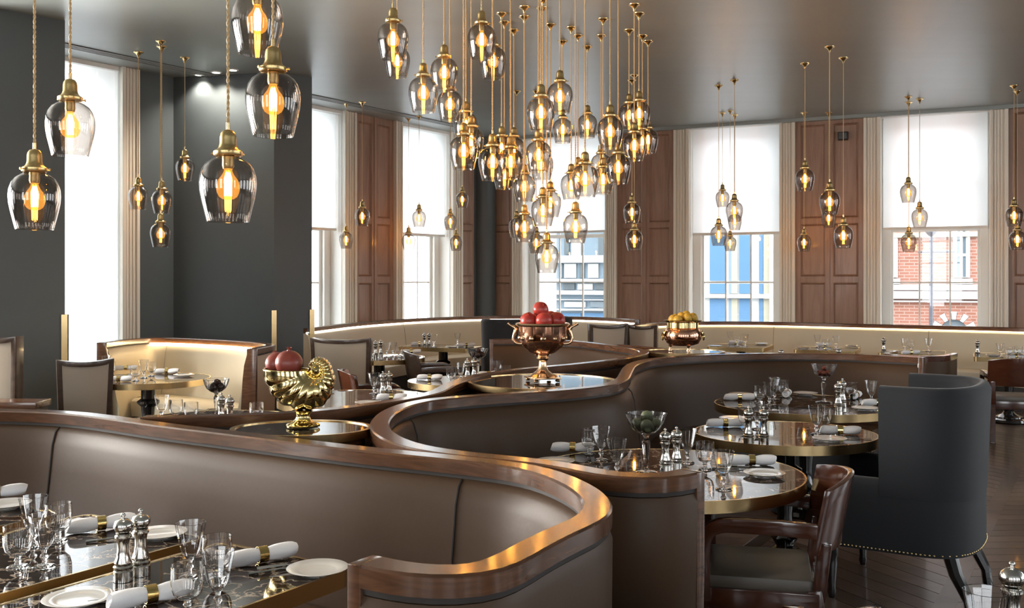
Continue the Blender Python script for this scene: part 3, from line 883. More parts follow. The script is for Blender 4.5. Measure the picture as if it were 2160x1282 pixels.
pod('shell_plinth', 'small round marble topped plinth under the brass shell bowl', pc1, .293, .23, PZ)
pc2 = P(1146, 804, PZ)
pod('urn_plinth', 'oval marble topped plinth under the copper urn', pc2, .46, .47, PZ)
pc3 = P(1440, 741, PZ)
pod('pot_plinth', 'dark plinth under the copper pot of yellow fruit', pc3, .36, .30, PZ)

# ------------------------------------------------------------------ tables
def pedestal(root, h, r=.23):
    MB().lathe([(0, 0), (r, 0), (r + .012, .02), (r, .045), (r * .8, .06), (r * .78, .075), (r * .4, .10), (.05, .13), (.075, .17), (.045, .21), (.04, .3), (.06, h - .2), (.095, h - .17), (.095, h - .15), (.06, h - .13), (.06, h - .03), (.10, h - .01), (.10, h), (0, h)], 28).obj('pedestal', M['black'], root)
def round_table(name, label, c, r, z=.75, group='round brass edged tables', ry=None, rot=0, seg=72):
    root = thing(name, label, 'table', (c[0], c[1], 0), rot, group)
    ry = ry or r
    el = lambda o=0: [((r + o) * math.cos(2 * PI * i / seg), (ry + o) * math.sin(2 * PI * i / seg)) for i in range(seg)]
    MB().prism(el(-.006), z - .045, z - .001).obj('marble_top', M['marble'], root, 40)
    rim = MB()
    i_, o_ = el(-.008), el()
    v = [(x, y, zz) for (L, zz) in ((i_, z - .05), (o_, z - .05), (o_, z), (i_, z)) for (x, y) in L]
    f = []
    for k in range(4):
        k2 = (k + 1) % 4
        for i in range(seg):
            j = (i + 1) % seg
            f.append((k * seg + i, k * seg + j, k2 * seg + j, k2 * seg + i))
    rim.add(v, f).obj('brass_edge', M['brass'], root, 40)
    pedestal(root, z - .045)
    return root
def square_table(name, label, corner, a, b, la, lb, z=.75, group='square brass edged tables', ped=True, h=.05):
    """corner + a*[-la..0] + b*[-lb..0], rounded corners, brass band round a marble sheet."""
    c = corner - a * la / 2 - b * lb / 2
    root = thing(name, label, 'table', (c.x, c.y, 0), 0, group)
    def loop(o, rad=.035):
        pts = []
        for (sa, sb, t0) in ((1, 1, 0), (-1, 1, 90), (-1, -1, 180), (1, -1, 270)):
            for k in range(5):
                t = R(t0 + 90 * k / 4)
                pts.append(a * (sa * (la / 2 - rad) + (rad + o) * math.cos(t)) + b * (sb * (lb / 2 - rad) + (rad + o) * math.sin(t)))
        return [(p.x, p.y) for p in pts]
    MB().prism(loop(-.006), z - h + .005, z - .001).obj('marble_top', M['marble'], root, 40)
    i_, o_ = loop(-.009), loop(0)
    n = len(i_)
    v = [(x, y, zz) for (L, zz) in ((i_, z - h), (o_, z - h), (o_, z + .001), (i_, z + .001)) for (x, y) in L]
    f = []
    for k in range(4):
        k2 = (k + 1) % 4
        for i in range(n):
            j = (i + 1) % n
            f.append((k * n + i, k * n + j, k2 * n + j, k2 * n + i))
    MB().add(v, f).obj('brass_edge', M['brass'], root, 40)
    if ped: pedestal(root, z - h + .005, .2)
    return root
TZ = .75
Rc = P(742, 1198, TZ).xy
ta = (Rc - P(488, 1146, TZ).xy).normalized()
tb = Vector((-ta.y, ta.x))
if tb.y < 0: tb = -tb
square_table('dining_table', 'dark veined square marble table at the bottom beside the wooden banquette end', Rc, ta, tb, .56, .80)
cA = P(187, 1083, TZ).xy
lenA = .63
QA = cA + ta * lenA
ov = (Rc - ta * .56 - QA).dot(ta)
square_table('dining_table', 'pale reflecting square marble table at the lower left, second from the left', QA, ta, tb, lenA, .80)
QC = cA - ta * .09 - tb * .05
square_table('dining_table', 'square marble table cropped by the left edge of the picture', QC, ta, tb, .62, .80)
cT = Vector((.685, 4.42)); round_table('dining_table', 'large round brass edged table held by the middle brown booth', cT, .60)
c3 = P(1655, 912, TZ).xy; round_table('dining_table', 'round brass edged table touching the dark blue wing chair', c3, .50, ry=.46)
c4 = P(1700, 851, TZ).xy; round_table('dining_table', 'round brass edged table in the farthest right brown booth', c4, .62, ry=.58)
cAl = Vector((-3.15, 8.62)); round_table('dining_table', 'round brass edged table in the cream window alcove', cAl, .52)
ct1 = P(800, 753, TZ).xy; round_table('dining_table', 'small round table right of the taupe chair back by the pier', ct1, .50)
ct3 = P(965, 802, TZ).xy; round_table('dining_table', 'round brass edged table behind the urn banquette', ct3, .42)
ct4 = P(752, 839, TZ).xy; round_table('dining_table', 'round table with white reflections right of the brass shell bowl', ct4, .56)
ct5 = P(450, 891, TZ).xy; round_table('dining_table', 'round table mostly hidden behind the left brown partition', ct5, .58)
ct2 = P(935, 730, TZ).xy
square_table('dining_table', 'rectangular brass edged table by the curved cream banquette', ct2 + UR * .5 - NR * .3, UR, -NR, 1.0, .60)
RT = []
for k, (px, py, nm) in enumerate(((1563, 729, 'first'), (1746, 735, 'second'), (1925, 742, 'third'), (2128, 750, 'fourth'))):
    c = P(px, py, TZ).xy
    RT.append(c)
    square_table('dining_table', nm + ' square table from the left along the long window banquette', c + UR * .36 - NR * .36, UR, -NR, .72, .72)
cH = Vector((2.95, 9.75)); round_table('dining_table', 'table hidden behind the far brown booth, only its mills showing', cH, .45)
cBR = Vector((1.28, 2.15)); round_table('dining_table', 'table at the bottom right corner below the frame edge', cBR, .40)

# ------------------------------------------------------------------ chairs
M['seatleather'] = plain('grey_brown_seat_leather', (.13, .11, .09), .4, noise=.05)
def arc(p0, p1, p2, n=8):
    p0, p1, p2 = Vector(p0), Vector(p1), Vector(p2)
    return [p0 * (1 - t) ** 2 + p1 * 2 * t * (1 - t) + p2 * t * t for t in [i / n for i in range(n + 1)]]
def bar(mb, pts, wx, wz):
    """rectangular bar swept along 3-D points lying in a vertical or horizontal plane."""
    pts = [Vector(p) for p in pts]
    v, f = [], []
    n = len(pts)
    for i, p in enumerate(pts):
        t = (pts[min(i + 1, n - 1)] - pts[max(i - 1, 0)]).normalized()
        ref = Vector((1, 0, 0)) if abs(t.x) < .75 else Vector((0, 0, 1))
        u = ref - t * ref.dot(t); u.normalize(); q = t.cross(u)
        for a, b in ((-1, -1), (1, -1), (1, 1), (-1, 1)):
            v.append(p + u * wx / 2 * a + q * wz / 2 * b)
    for i in range(n - 1):
        for k in range(4):
            k2 = (k + 1) % 4
            f.append((i * 4 + k, i * 4 + k2, (i + 1) * 4 + k2, (i + 1) * 4 + k))
    f += [(0, 1, 2, 3), tuple(range(4 * n - 4, 4 * n))]
    return mb.add(v, f)
def wood_armchair(label, loc, face, group='polished wooden armchairs', mat=None):
    """faces local +Y; curved splat-less back, looping arms, padded seat."""
    mat = mat or M['chairwood']
    rz = math.atan2(face[1], face[0]) - PI / 2
    t = thing('wooden_armchair', label, 'chair', (loc[0], loc[1], 0), rz, group)
    MB().box(-.235, .235, -.21, .25, .40, .455).obj('seat', M['seatleather'], t, bevel=.018)
    fr = MB()
    fr.box(-.26, .26, .235, .26, .33, .41); fr.box(-.26, -.235, -.23, .24, .33, .41); fr.box(.235, .26, -.23, .24, .33, .41); fr.box(-.24, .24, -.24, -.215, .33, .41)
    fr.obj('seat_frame', mat, t, 30, .004)
    for s in (-1, 1):
        bar(MB(), [(s * .24, .23, .40), (s * .24, .235, .2), (s * .235, .24, 0)], .05, .05).obj('leg', mat, t, 30, .005)
        bar(MB(), [(s * .23, -.21, .42), (s * .235, -.25, .2), (s * .245, -.33, 0)], .05, .055).obj('leg', mat, t, 30, .005)
        pts = [(s * .262, .20, .36), (s * .265, .205, .52)] + arc((s * .268, .20, .58), (s * .27, .195, .655), (s * .272, .11, .66), 5) + [(s * .272, -.08, .66), (s * .262, -.22, .65)]
        bar(MB(), pts, .042, .055).obj('armrest', mat, t, 40, .006)
        bar(MB(), [(s * .225, -.225, .38), (s * .232, -.25, .60)], .045, .05).obj('back_post', mat, t, 30, .004)
    def back(u, v):
        a = (u - .5) * 2
        x = .275 * a; z = .56 + v * (.28 - .03 * a * a)
        y = -.30 + .105 * a * a - .05 * v
        return (x, y, z)
    mb = MB().grid(back, 15, 6)
    n = len(mb.v)
    mb.v += [(x, y - .026, z) for x, y, z in mb.v]
    mb.f += [tuple(i + n for i in q) for q in mb.f]
    ring = [i * 6 for i in range(15)] + [14 * 6 + j for j in range(1, 6)] + [i * 6 + 5 for i in range(13, -1, -1)] + [j for j in range(4, 0, -1)]
    for i in range(len(ring)):
        a, b = ring[i], ring[(i + 1) % len(ring)]
        mb.f.append((a, b, b + n, a + n))
    mb.obj('backrest', mat, t, 50, .004)
    return t
wood_armchair('polished mahogany armchair tucked under the nearest round table', (1.00, 4.06), (-.97, .24))
wood_armchair('mahogany armchair whose curved top only just shows at the bottom edge', (.56, 2.60), (-.25, .97))
wood_armchair('wooden armchair with wide curved back before the far right square table', (5.02, 9.95), (.30, .95))
wood_armchair('wooden armchair between the two round tables left of the urn banquette', (-1.12, 8.55), (.9, .25))
wood_armchair('dark wooden armchair at the hidden table, its back behind the shell bowl', (-1.33, 5.75), (-.9, .3))
wood_armchair('low brown chair back under the rectangular table by the cream banquette', (-.80, 10.7), (.97, .25), mat=M['greywood'])
wood_armchair('dark wooden chair top showing just right of the copper urn', (.70, 11.35), (-.2, 1), mat=M['greywood'])

def panel_chair(name, label, loc, face, w_=.62, h=.99, depth=.5, group='taupe chairs with dark frames', cat='chair', z0=.12, flare=.03, wing=None, fabric=None):
    """upholstered chair with a dark timber frame edging its tall back, seen from behind; faces local +Y."""
    fabric = fabric or M['taupe']
    rz = math.atan2(face[1], face[0]) - PI / 2
    t = thing(name, label, cat, (loc[0], loc[1], 0), rz, group)
    hw = w_ / 2
    def curve(u, v, o):
        a = (u - .5) * 2
        return (a * (hw - flare * (1 - v)), -.02 - .05 * v + .05 * a * a + o, z0 + v * (h - z0 - .02 + .02 * a * a))
    m = MB().grid(lambda u, v: curve(u, v, 0), 11, 8)
    n = len(m.v)
    m.v += [curve(i / 10, j / 7, .07) for i in range(11) for j in range(8)]
    m.f += [tuple(i + n for i in q)[::-1] for q in m.f]
    ring = [i * 8 for i in range(11)] + [80 + j for j in range(1, 8)] + [i * 8 + 7 for i in range(9, -1, -1)] + [j for j in range(6, 0, -1)]
    for i in range(len(ring)):
        a, b = ring[i], ring[(i + 1) % len(ring)]
        m.f.append((a, b, b + n, a + n))
    m.obj('back_panel', fabric, t, 50)
    edge = [curve(0, j / 7, .02) for j in range(8)] + [curve(i / 10, 1, .02) for i in range(1, 11)] + [curve(1, j / 7, .02) for j in range(6, -1, -1)]
    fr = MB()
    v, f = [], []
    for k, p in enumerate(edge):
        p = Vector(p)
        out = Vector((1 if p.x > 0 else -1, 0, 0)) if k < 7 or k > 17 else Vector((0, 0, 1))
        if k in (7, 17): out = Vector((1 if p.x > 0 else -1, 0, 1))
        for o, d in ((-.026, -.035), (.014, -.035), (.014, .058), (-.022, .058)):
            v.append(p + out * o + Vector((0, d, 0)))
    for k in range(len(edge) - 1):
        for q in range(4):
            q2 = (q + 1) % 4
            f.append((k * 4 + q, k * 4 + q2, k * 4 + 4 + q2, k * 4 + 4 + q))
    f += [(0, 1, 2, 3), tuple(range(len(v) - 4, len(v)))]
    fr.add(v, f).obj('back_frame', M['greywood'], t, 30, .003)
    MB().box(-hw + .04, hw - .04, .03, depth, .36, .47).obj('seat', fabric, t, bevel=.02)
    for s in (-1, 1):
        bar(MB(), [(s * (hw - .06), depth - .05, .37), (s * (hw - .06), depth - .05, 0)], .045, .045).obj('leg', M['greywood'], t, 30)
        bar(MB(), [(s * (hw - .06), 0, .37), (s * (hw - .06), -.04, 0)], .045, .045).obj('leg', M['greywood'], t, 30)
    return t
p = W(719, 715, 10.35)
panel_chair('framed_chair', 'tall taupe chair back with dark frame right of the middle slate pier', (p.x, p.y), (.15, 1), .62, p.z, z0=.25)
p = W(180, 761, 8.0)
panel_chair('framed_chair', 'taupe chair back with dark frame before the alcove window', (p.x, p.y), (-.45, .9), .40, .95, z0=.2)
p = W(1283, 685, 12.0)
panel_chair('framed_chair', 'taupe framed chair back, left of the two behind the urn banquette', (p.x, p.y), (-.25, 1), .46, p.z)
p = W(1344, 687, 12.25)
panel_chair('framed_chair', 'taupe framed chair back, right of the two, next to the copper pot', (p.x + .06, p.y), (.35, 1), .36, p.z)
p = W(-25, 712, 7.6)
panel_chair('framed_settee', 'taupe settee back with dark top rail at the left picture edge', (p.x, p.y), (.2, 1), .50, p.z, group=None, cat='settee', flare=.05)
p = W(20, 850, 7.2)
s_ = thing('wooden_sideboard', 'low dark wooden ledge below the settee at the left edge', 'ledge', (p.x - .15, p.y, 0))
MB().box(-.35, .40, -.12, .12, .68, p.z + .02).obj('top', M['rail'], s_, 30, .006)
MB().box(-.33, .38, -.10, .10, 0, .68).obj('body', M['dark'], s_, 30)

def blue_chair(name, label, loc, face, scale=1.0, w_=.80, h=1.085, group='midnight blue upholstered chairs'):
    rz = math.atan2(face[1], face[0]) - PI / 2
    t = thing(name, label, 'chair', (loc[0], loc[1], 0), rz, group)
    hw = w_ / 2
    def U(front, n=24):
        pts = [(-hw, front)] + [(-hw, front + (-.12 - front) * k / 5) for k in range(1, 6)]
        for k in range(1, n):
            a = PI + PI * k / n
            pts.append((hw * abs(math.cos(a)) ** .75 * (1 if math.cos(a) > 0 else -1), -.12 - .27 * abs(math.sin(a)) ** .75))
        pts += [(hw, -.12 + (front + .12) * k / 5) for k in range(0, 5)] + [(hw, front)]
        return pts
    th = .075
    zb = .28
    base = U(.34)
    def cap(z0, z1, lean=0.0):
        return [(0.0, z0), (0.0 - lean, z1 - .035), (.012 - lean, z1 - .010), (.030 - lean, z1), (th - .025 - lean, z1), (th - .006 - lean, z1 - .012), (th - lean, z1 - .04), (th, z0)]
    MB().sweep(base, cap(zb, .63), 1).obj('arm_shell', M['blue'], t, 60)
    MB().sweep(U(.03), [(o - .004, z) for o, z in cap(.55, h, .02)], 1).obj('backrest', M['blue'], t, 60)
    MB().box(-hw + th, hw - th, -.30, .30, .30, .50).obj('seat', M['blue'], t, bevel=.03)
    nails = MB()
    for i in range(len(base) - 1):
        a, b = Vector(base[i]), Vector(base[i + 1])
        m_ = max(1, int((b - a).length / .018))
        tn = (b - a).normalized(); nn = Vector((-tn.y, tn.x))
        for k in range(m_):
            p = a.lerp(b, k / m_) - nn * .002
            nails.lathe([(.0055, 0), (.004, .003), (0, .0045)], 6, T(p.x, p.y, zb + .012) @ rotz(math.atan2(-nn.y, -nn.x)) @ Matrix.Rotation(R(90), 4, 'Y'))
    no = nails.obj('nailhead_trim', M['brass'], t, 60); no['kind'] = 'stuff'
    for s in (-1, 1):
        MB().tube([(s * (hw - .10), -.27, .30), (s * (hw - .09), -.30, .20), (s * (hw - .085), -.36, .08), (s * (hw - .08), -.37, 0)], [.036, .032, .026, .024], 8).obj('leg', M['black'], t)
        MB().lathe([(.03, .30), (.032, .22), (.024, .20), (.028, .18), (.018, .06), (.022, .03), (.014, 0), (0, 0)], 14, T(s * (hw - .06), .27, 0)).obj('leg', M['black'], t)
    return t
blue_chair('wing_chair', 'tall dark blue velvet wing chair with nailhead trim at the right', (2.02, 5.16), (-.85, .53))
blue_chair('tub_armchair', 'dark blue armchair back behind the urn banquette, the nearer one', (W(1072, 0, 12.6).x, 12.6), (-.1, 1), w_=.64, h=W(0, 673, 12.3).z)
blue_chair('tub_armchair', 'dark blue armchair back behind the red fruit, the farther one', (W(1148, 0, 13.7).x, 13.7), (-.4, 1), w_=.60, h=W(0, 668, 13.5).z)

# leather tub chair by the long cream banquette
tl = W(1950, 0, 10.0)
tub = thing('leather_tub_chair', 'brown leather tub chair with polished rail behind the booth end', 'chair', (tl.x - .05, 10.05, 0), R(-35))
Up = [(-.30, .30), (-.30, .1)] + [(.30 * math.cos(PI + PI * k / 14), -.02 + .30 * math.sin(PI + PI * k / 14)) for k in range(0, 15)] + [(.30, .1), (.30, .30)]
Up = smooth_path(Up, .05)
MB().sweep(Up, [(-.02, .80), (-.02, .855), (.035, .855), (.035, .80)], 1).obj('top_rail', M['chairwood'], tub, 40)
MB().sweep(Up, [(-.01, .30), (-.015, .80), (.03, .80), (.05, .30)], 1).obj('shell', M['leather'], tub, 40)
MB().box(-.25, .25, -.22, .28, .32, .46).obj('seat', M['seatleather'], tub, bevel=.02)
for sx in (-1, 1):
    for sy in (-.2, .25):
        bar(MB(), [(sx * .22, sy, .34), (sx * .22, sy, 0)], .04, .04).obj('leg', M['chairwood'], tub, 30)

# ------------------------------------------------------------------ tableware prototypes
LIB = {}
def proto(key, name, cat, parts):
    root = bpy.data.objects.new(name, None)
    r = {'name': name, 'cat': cat, 'parts': parts}
    LIB[key] = r
def glass_parts(bowl_out, wall, stem, foot, seg=14, flat=True):
    bowl_out = [(r * (1 + .14 * min(1, i / 2)), z) for i, (r, z) in enumerate(bowl_out)]
    inner = [(max(r - wall, .0005), z + (wall * 1.5 if i == 0 else 0)) for i, (r, z) in enumerate(bowl_out)]
    prof = [(0.0004, bowl_out[0][1])] + bowl_out + [(bowl_out[-1][0] - wall * .5, bowl_out[-1][1] + .0006)] + inner[::-1] + [(0.0004, inner[0][1])]
    b = MB().lathe(prof, seg).mesh('bowl', 18 if flat else 50)
    s = MB().lathe(stem, 12).mesh('stem', 40)
    f = MB().lathe(foot, 20).mesh('foot', 50)
    for me in (b, s, f): me.materials.append(M['crystal'])
    return [('bowl', b), ('stem', s), ('foot', f)]
proto('flared', 'wine_glass', 'glass', glass_parts([(.009, .052), (.017, .062), (.024, .080), (.029, .105), (.034, .130), (.0385, .157)], .0022,
      [(.0004, .010), (.007, .010), (.0065, .022), (.012, .029), (.012, .034), (.0065, .042), (.009, .0525), (.0004, .0525)], [(.0004, 0), (.032, 0), (.033, .003), (.028, .006), (.012, .010), (.0004, .011)]))
proto('goblet', 'water_goblet', 'glass', glass_parts([(.010, .032), (.022, .038), (.031, .050), (.0355, .068), (.0365, .09), (.0355, .124)], .0022,
      [(.0004, .008), (.010, .008), (.008, .016), (.011, .022), (.008, .027), (.011, .0325), (.0004, .0325)], [(.0004, 0), (.030, 0), (.031, .003), (.027, .006), (.013, .009), (.0004, .009)], 22))
mill_body = MB().lathe([(0, 0), (.027, 0), (.027, .028), (.024, .031), (.0275, .036), (.0275, .041), (.023, .045), (.0245, .050), (.0245, .054), (.019, .068), (.0165, .085), (.0165, .104), (.019, .118), (.023, .123), (.023, .128), (.019, .131), (.021, .135), (0, .135)], 24).mesh('body', 35)
mill_head = MB().lathe([(0, .136), (.017, .136), (.022, .141), (.0265, .150), (.0265, .158), (.022, .168), (.013, .174), (.006, .176), (0, .176)], 24).mesh('head', 60)
mill_knob = MB().lathe([(0, .175), (.004, .175), (.003, .179), (.0068, .183), (.0068, .187), (.003, .191), (0, .192)], 14).mesh('knob', 60)
for me in (mill_body, mill_head, mill_knob): me.materials.append(M['silver'])
proto('mill', 'pepper_mill', 'pepper mill', [('body', mill_body), ('head', mill_head), ('knob', mill_knob)])
pl = MB().lathe([(0, .004), (.045, .004), (.050, .002), (.055, .005), (.088, .014), (.0895, .0155), (.088, .0165), (.056, .0085), (.050, .0075), (0, .0075)], 48).mesh('dish', 50)
pl.materials.append(M['porcelain'])
pf_ = MB().lathe([(.040, 0), (.048, 0), (.048, .004), (.040, .004)], 32, close=True).mesh('foot_ring', 40); pf_.materials.append(M['porcelain'])
proto('plate', 'side_plate', 'plate', [('dish', pl), ('foot_ring', pf_)])
def napkin_roll():
    def fn(u, v):
        a = 2 * PI * v
        x = (u - .5) * .21
        pinch = 1 - .30 * math.exp(-((u - .5) / .13) ** 2)
        end = 1 - .25 * (abs(u - .5) * 2) ** 10
        r = .026 * pinch * end * (1 + .05 * math.sin(3 * a + 5 * u) + .03 * math.sin(7 * a - 9 * u))
        return (x + .006 * math.sin(a), r * 1.12 * math.cos(a), .0245 + r * .92 * math.sin(a))
    mb = MB().grid(fn, 17, 18, cv=True)
    for e, sg in ((0, -1), (16, 1)):
        ring = [mb.v[e * 18 + j] for j in range(18)]
        c = Vector((ring[0][0] , 0, .0245))
        # rolled end: a few recessed spiral steps
        prev = [e * 18 + j for j in range(18)]
        for sc_, dx in ((.72, -.004), (.66, -.014), (.40, -.014), (.34, -.004), (.1, -.006)):
            st = len(mb.v)
            for (x, y, z) in ring:
                mb.v.append((x + sg * dx, y * sc_, .0245 + (z - .0245) * sc_))
            for j in range(18):
                k = (j + 1) % 18
                mb.f.append((prev[j], prev[k], st + k, st + j))
            prev = list(range(st, st + 18))
        mb.f.append(tuple(prev))
    return mb.mesh('cloth', 60)
nk = napkin_roll(); nk.materials.append(M['linen'])
rg = MB().lathe([(.0225, -.014), (.0245, -.014), (.0245, .014), (.0225, .014)], 24, T(0, 0, .0250) @ Matrix.Rotation(R(90), 4, 'Y'), close=True).mesh('ring', 40); rg.materials.append(M['ring'])
proto('napkin', 'rolled_napkin', 'napkin', [('cloth', nk), ('ring', rg)])
def fork_mesh():
    mb = MB()
    mb.tube([(-.09, 0, .004), (-.05, 0, .005), (.0, 0, .006), (.03, 0, .004)], [.005, .004, .0025, .003], 6)
    mb.box(.03, .055, -.010, .010, .0025, .0045)
    for k in range(4):
        y = -.0088 + k * .0058
        mb.box(.055, .092, y - .0011, y + .0011, .0025, .0042)
    return mb.mesh('body', 40)
fk = fork_mesh(); fk.materials.append(M['silver'])
kn = MB()
kn.tube([(-.10, 0, .006), (-.06, 0, .006), (-.01, 0, .006)], [.0065, .006, .005], 8)
kn.prism([(-.01, -.007), (.06, -.009), (.095, -.004), (.10, .005), (-.01, .006)], .004, .006)
kn = kn.mesh('body', 40); kn.materials.append(M['silver'])
proto('fork', 'fork', 'fork', [('body', fk)])
proto('knife', 'knife', 'knife', [('body', kn)])
def scal(a, z):
    k = max(0, (z - .16) / .09)
    return 1 + .07 * k * math.cos(10 * a)
cb = MB().lathe([(.0005, .150), (.012, .150), (.035, .160), (.058, .180), (.070, .205), (.078, .235), (.076, .237), (.066, .207), (.054, .184), (.032, .166), (.0005, .160)], 60, rib=scal).mesh('bowl', 25)
cs = MB().lathe([(.0005, .012), (.012, .012), (.008, .03), (.010, .06), (.016, .110), (.016, .125), (.009, .138), (.014, .1505), (.0005, .1505)], 8).mesh('stem', 20)
cf = MB().lathe([(.0005, 0), (.052, 0), (.053, .004), (.040, .008), (.014, .013), (.0005, .013)], 12).mesh('foot', 20)
for me in (cb, cs, cf): me.materials.append(M['crystal'])
proto('compote', 'crystal_compote', 'compote', [('bowl', cb), ('stem', cs), ('foot', cf)])

PLACED = {}
def place(key, loc, rz=0.0, scale=1.0, label=None):
    L = LIB[key]
    if len(L['parts']) == 1:
        o = bpy.data.objects.new(L['name'], L['parts'][0][1]); COL.objects.link(o)
    else:
        o = bpy.data.objects.new(L['name'], None); COL.objects.link(o); o.empty_display_size = .05
        for nm, me in L['parts']:
            c = bpy.data.objects.new(nm, me); COL.objects.link(c); c.parent = o
    o.location = loc; o.rotation_euler = (0, 0, rz); o.scale = (scale,) * 3
    o['category'] = L['cat']
    if label: o['label'] = label
    return o
KIND = {'flared': 'flared wine glass', 'goblet': 'rounded water goblet', 'mill': 'silver pepper mill', 'plate': 'white side plate', 'napkin': 'rolled white napkin', 'fork': 'silver fork', 'knife': 'silver knife', 'compote': 'crystal compote'}
ORD = ['leftmost', 'second', 'third', 'fourth', 'fifth', 'sixth', 'seventh', 'eighth', 'ninth', 'tenth']
def nth(i, n, kind, where):
    if n == 1: return '%s on %s' % (kind, where)
    if i == 0: return 'leftmost %s on %s' % (kind, where)
    if i == n - 1: return 'rightmost %s on %s' % (kind, where)
    if n == 3: return 'middle %s on %s' % (kind, where)
    return '%s %s from the left on %s' % (ORD[i], kind, where)
def setting(where, items, z=TZ):
    made = {}
    for it in items:
        key, x, y = it[0], it[1], it[2]
        p = P(x, y, z) if y is not None else None
        rz = R(it[3]) if len(it) > 3 else random.uniform(0, .3)
        o = place(key, (p.x, p.y, z), rz, it[4] if len(it) > 4 else 1.0)
        made.setdefault(key, []).append((x, o))
    for key, L in made.items():
        L.sort(key=lambda a: a[0])
        for i, (x, o) in enumerate(L):
            o['label'] = nth(i, len(L), KIND[key], where)
            o['group'] = KIND[key] + ('es' if KIND[key].endswith('ss') else 's') + ' on ' + where
da = math.degrees(math.atan2(ta.y, ta.x))
setting('the left front square table', [('flared', 70, 1150), ('goblet', 123, 1141), ('flared', 93, 1196), ('goblet', 38, 1196), ('napkin', 213, 1118, da + 65), ('plate', 336, 1131), ('fork', 244, 1138, da + 60)])
setting('the table cropped at far left', [('plate', 12, 1069), ('napkin', -8, 1050, da + 60)])
setting('the dark front square table', [('mill', 260, 1224), ('mill', 297, 1212), ('flared', 402, 1217), ('goblet', 458, 1222), ('goblet', 395, 1292), ('flared', 459, 1290), ('napkin', 553, 1186, da + 68), ('plate', 670, 1207), ('plate', 165, 1270),
         ('napkin', 318, 1272, da + 68), ('fork', 590, 1204, da + 60), ('knife', 612, 1194, da + 62), ('fork', 262, 1262, da + 60)])
setting('the nearest round table', [('napkin', 1208, 953, -8), ('plate', 1172, 977), ('flared', 1268, 970), ('goblet', 1243, 958), ('flared', 1301, 1001), ('mill', 1403, 994), ('mill', 1427, 989), ('flared', 1450, 976), ('goblet', 1487, 990), ('flared', 1526, 1032), ('napkin', 1586, 981, -4), ('plate', 1612, 1003), ('fork', 1545, 990, -10), ('knife', 1560, 985, -12)])
setting('the round table by the wing chair', [('plate', 1548, 886), ('napkin', 1530, 900, -3), ('goblet', 1572, 906), ('flared', 1597, 905), ('mill', 1579, 934), ('mill', 1611, 934), ('flared', 1722, 916), ('goblet', 1738, 908), ('napkin', 1772, 916, -12), ('plate', 1750, 929), ('fork', 1800, 925, -12)])
setting('the round table in the far right booth', [('plate', 1563, 834), ('napkin', 1560, 844, -3), ('goblet', 1603, 852), ('flared', 1634, 843), ('goblet', 1652, 838), ('flared', 1623, 855), ('napkin', 1660, 836, 70), ('plate', 1699, 832), ('mill', 1768, 866), ('mill', 1777, 858), ('goblet', 1796, 843), ('napkin', 1805, 840, 60), ('flared', 1838, 851), ('plate', 1826, 864), ('napkin', 1852, 856, 0)])
setting('the alcove table', [('flared', 303, 797), ('goblet', 319, 793), ('goblet', 286, 803), ('flared', 224, 786), ('napkin', 266, 781, 5), ('napkin', 250, 805, 12), ('napkin', 352, 788, 0), ('plate', 388, 793), ('goblet', 234, 793)])
setting('the table behind the left partition', [('flared', 341, 889), ('goblet', 371, 886), ('goblet', 403, 892), ('mill', 467, 897), ('mill', 485, 902), ('goblet', 541, 893)])
setting('the table right of the shell bowl', [('mill', 808, 838), ('mill', 821, 837), ('flared', 788, 831), ('napkin', 826, 844, -2), ('plate', 776, 852), ('plate', 680, 826), ('goblet', 797, 829), ('fork', 815, 852, -5)])
setting('the round table left of the urn', [('napkin', 906, 801, -3), ('goblet', 952, 808), ('flared', 972, 805), ('mill', 986, 803), ('mill', 1000, 801), ('flared', 1050, 800), ('goblet', 1067, 802), ('napkin', 1030, 794, 20)])
setting('the round table by the taupe chair', [('mill', 792, 754), ('mill', 803, 752), ('flared', 816, 753), ('flared', 829, 752), ('goblet', 841, 753), ('plate', 862, 752), ('napkin', 868, 745, 0), ('goblet', 785, 751)])
setting('the rectangular table by the curved banquette', [('mill', 895, 733), ('mill', 905, 733), ('flared', 915, 732), ('napkin', 885, 729, 0), ('flared', 965, 728), ('plate', 955, 733), ('napkin', 984, 731, 0)])
setting('the first square window table', [('flared', 1540, 724), ('goblet', 1555, 730), ('flared', 1572, 731), ('plate', 1508, 731), ('plate', 1606, 726), ('napkin', 1551, 725, 20)])
setting('the second square window table', [('flared', 1724, 733), ('goblet', 1742, 737), ('flared', 1763, 736), ('plate', 1694, 736), ('plate', 1797, 731), ('napkin', 1737, 730, 20)])
setting('the third square window table', [('mill', 1864, 745), ('flared', 1908, 742), ('goblet', 1921, 739), ('flared', 1958, 741), ('plate', 1882, 742), ('napkin', 1921, 747, 10)])
setting('the fourth square window table', [('mill', 2062, 752), ('flared', 2110, 754), ('goblet', 2128, 756), ('goblet', 2148, 754), ('napkin', 2142, 746, 10), ('plate', 2097, 751)])
place('mill', (2.60, 9.62, TZ), 0, 1, 'mill top peeping over the far booth rail, left one')
place('mill', (3.19, 9.72, TZ), 0, 1, 'mill top peeping over the far booth rail, right one')
place('mill', (1.155, 2.30, TZ), 0, 1.05, 'pepper mill cropped by the bottom right corner')
place('flared', (1.03, 2.16, TZ), 0, 1.12, 'wine glass rim at the bottom right corner beside a mill')
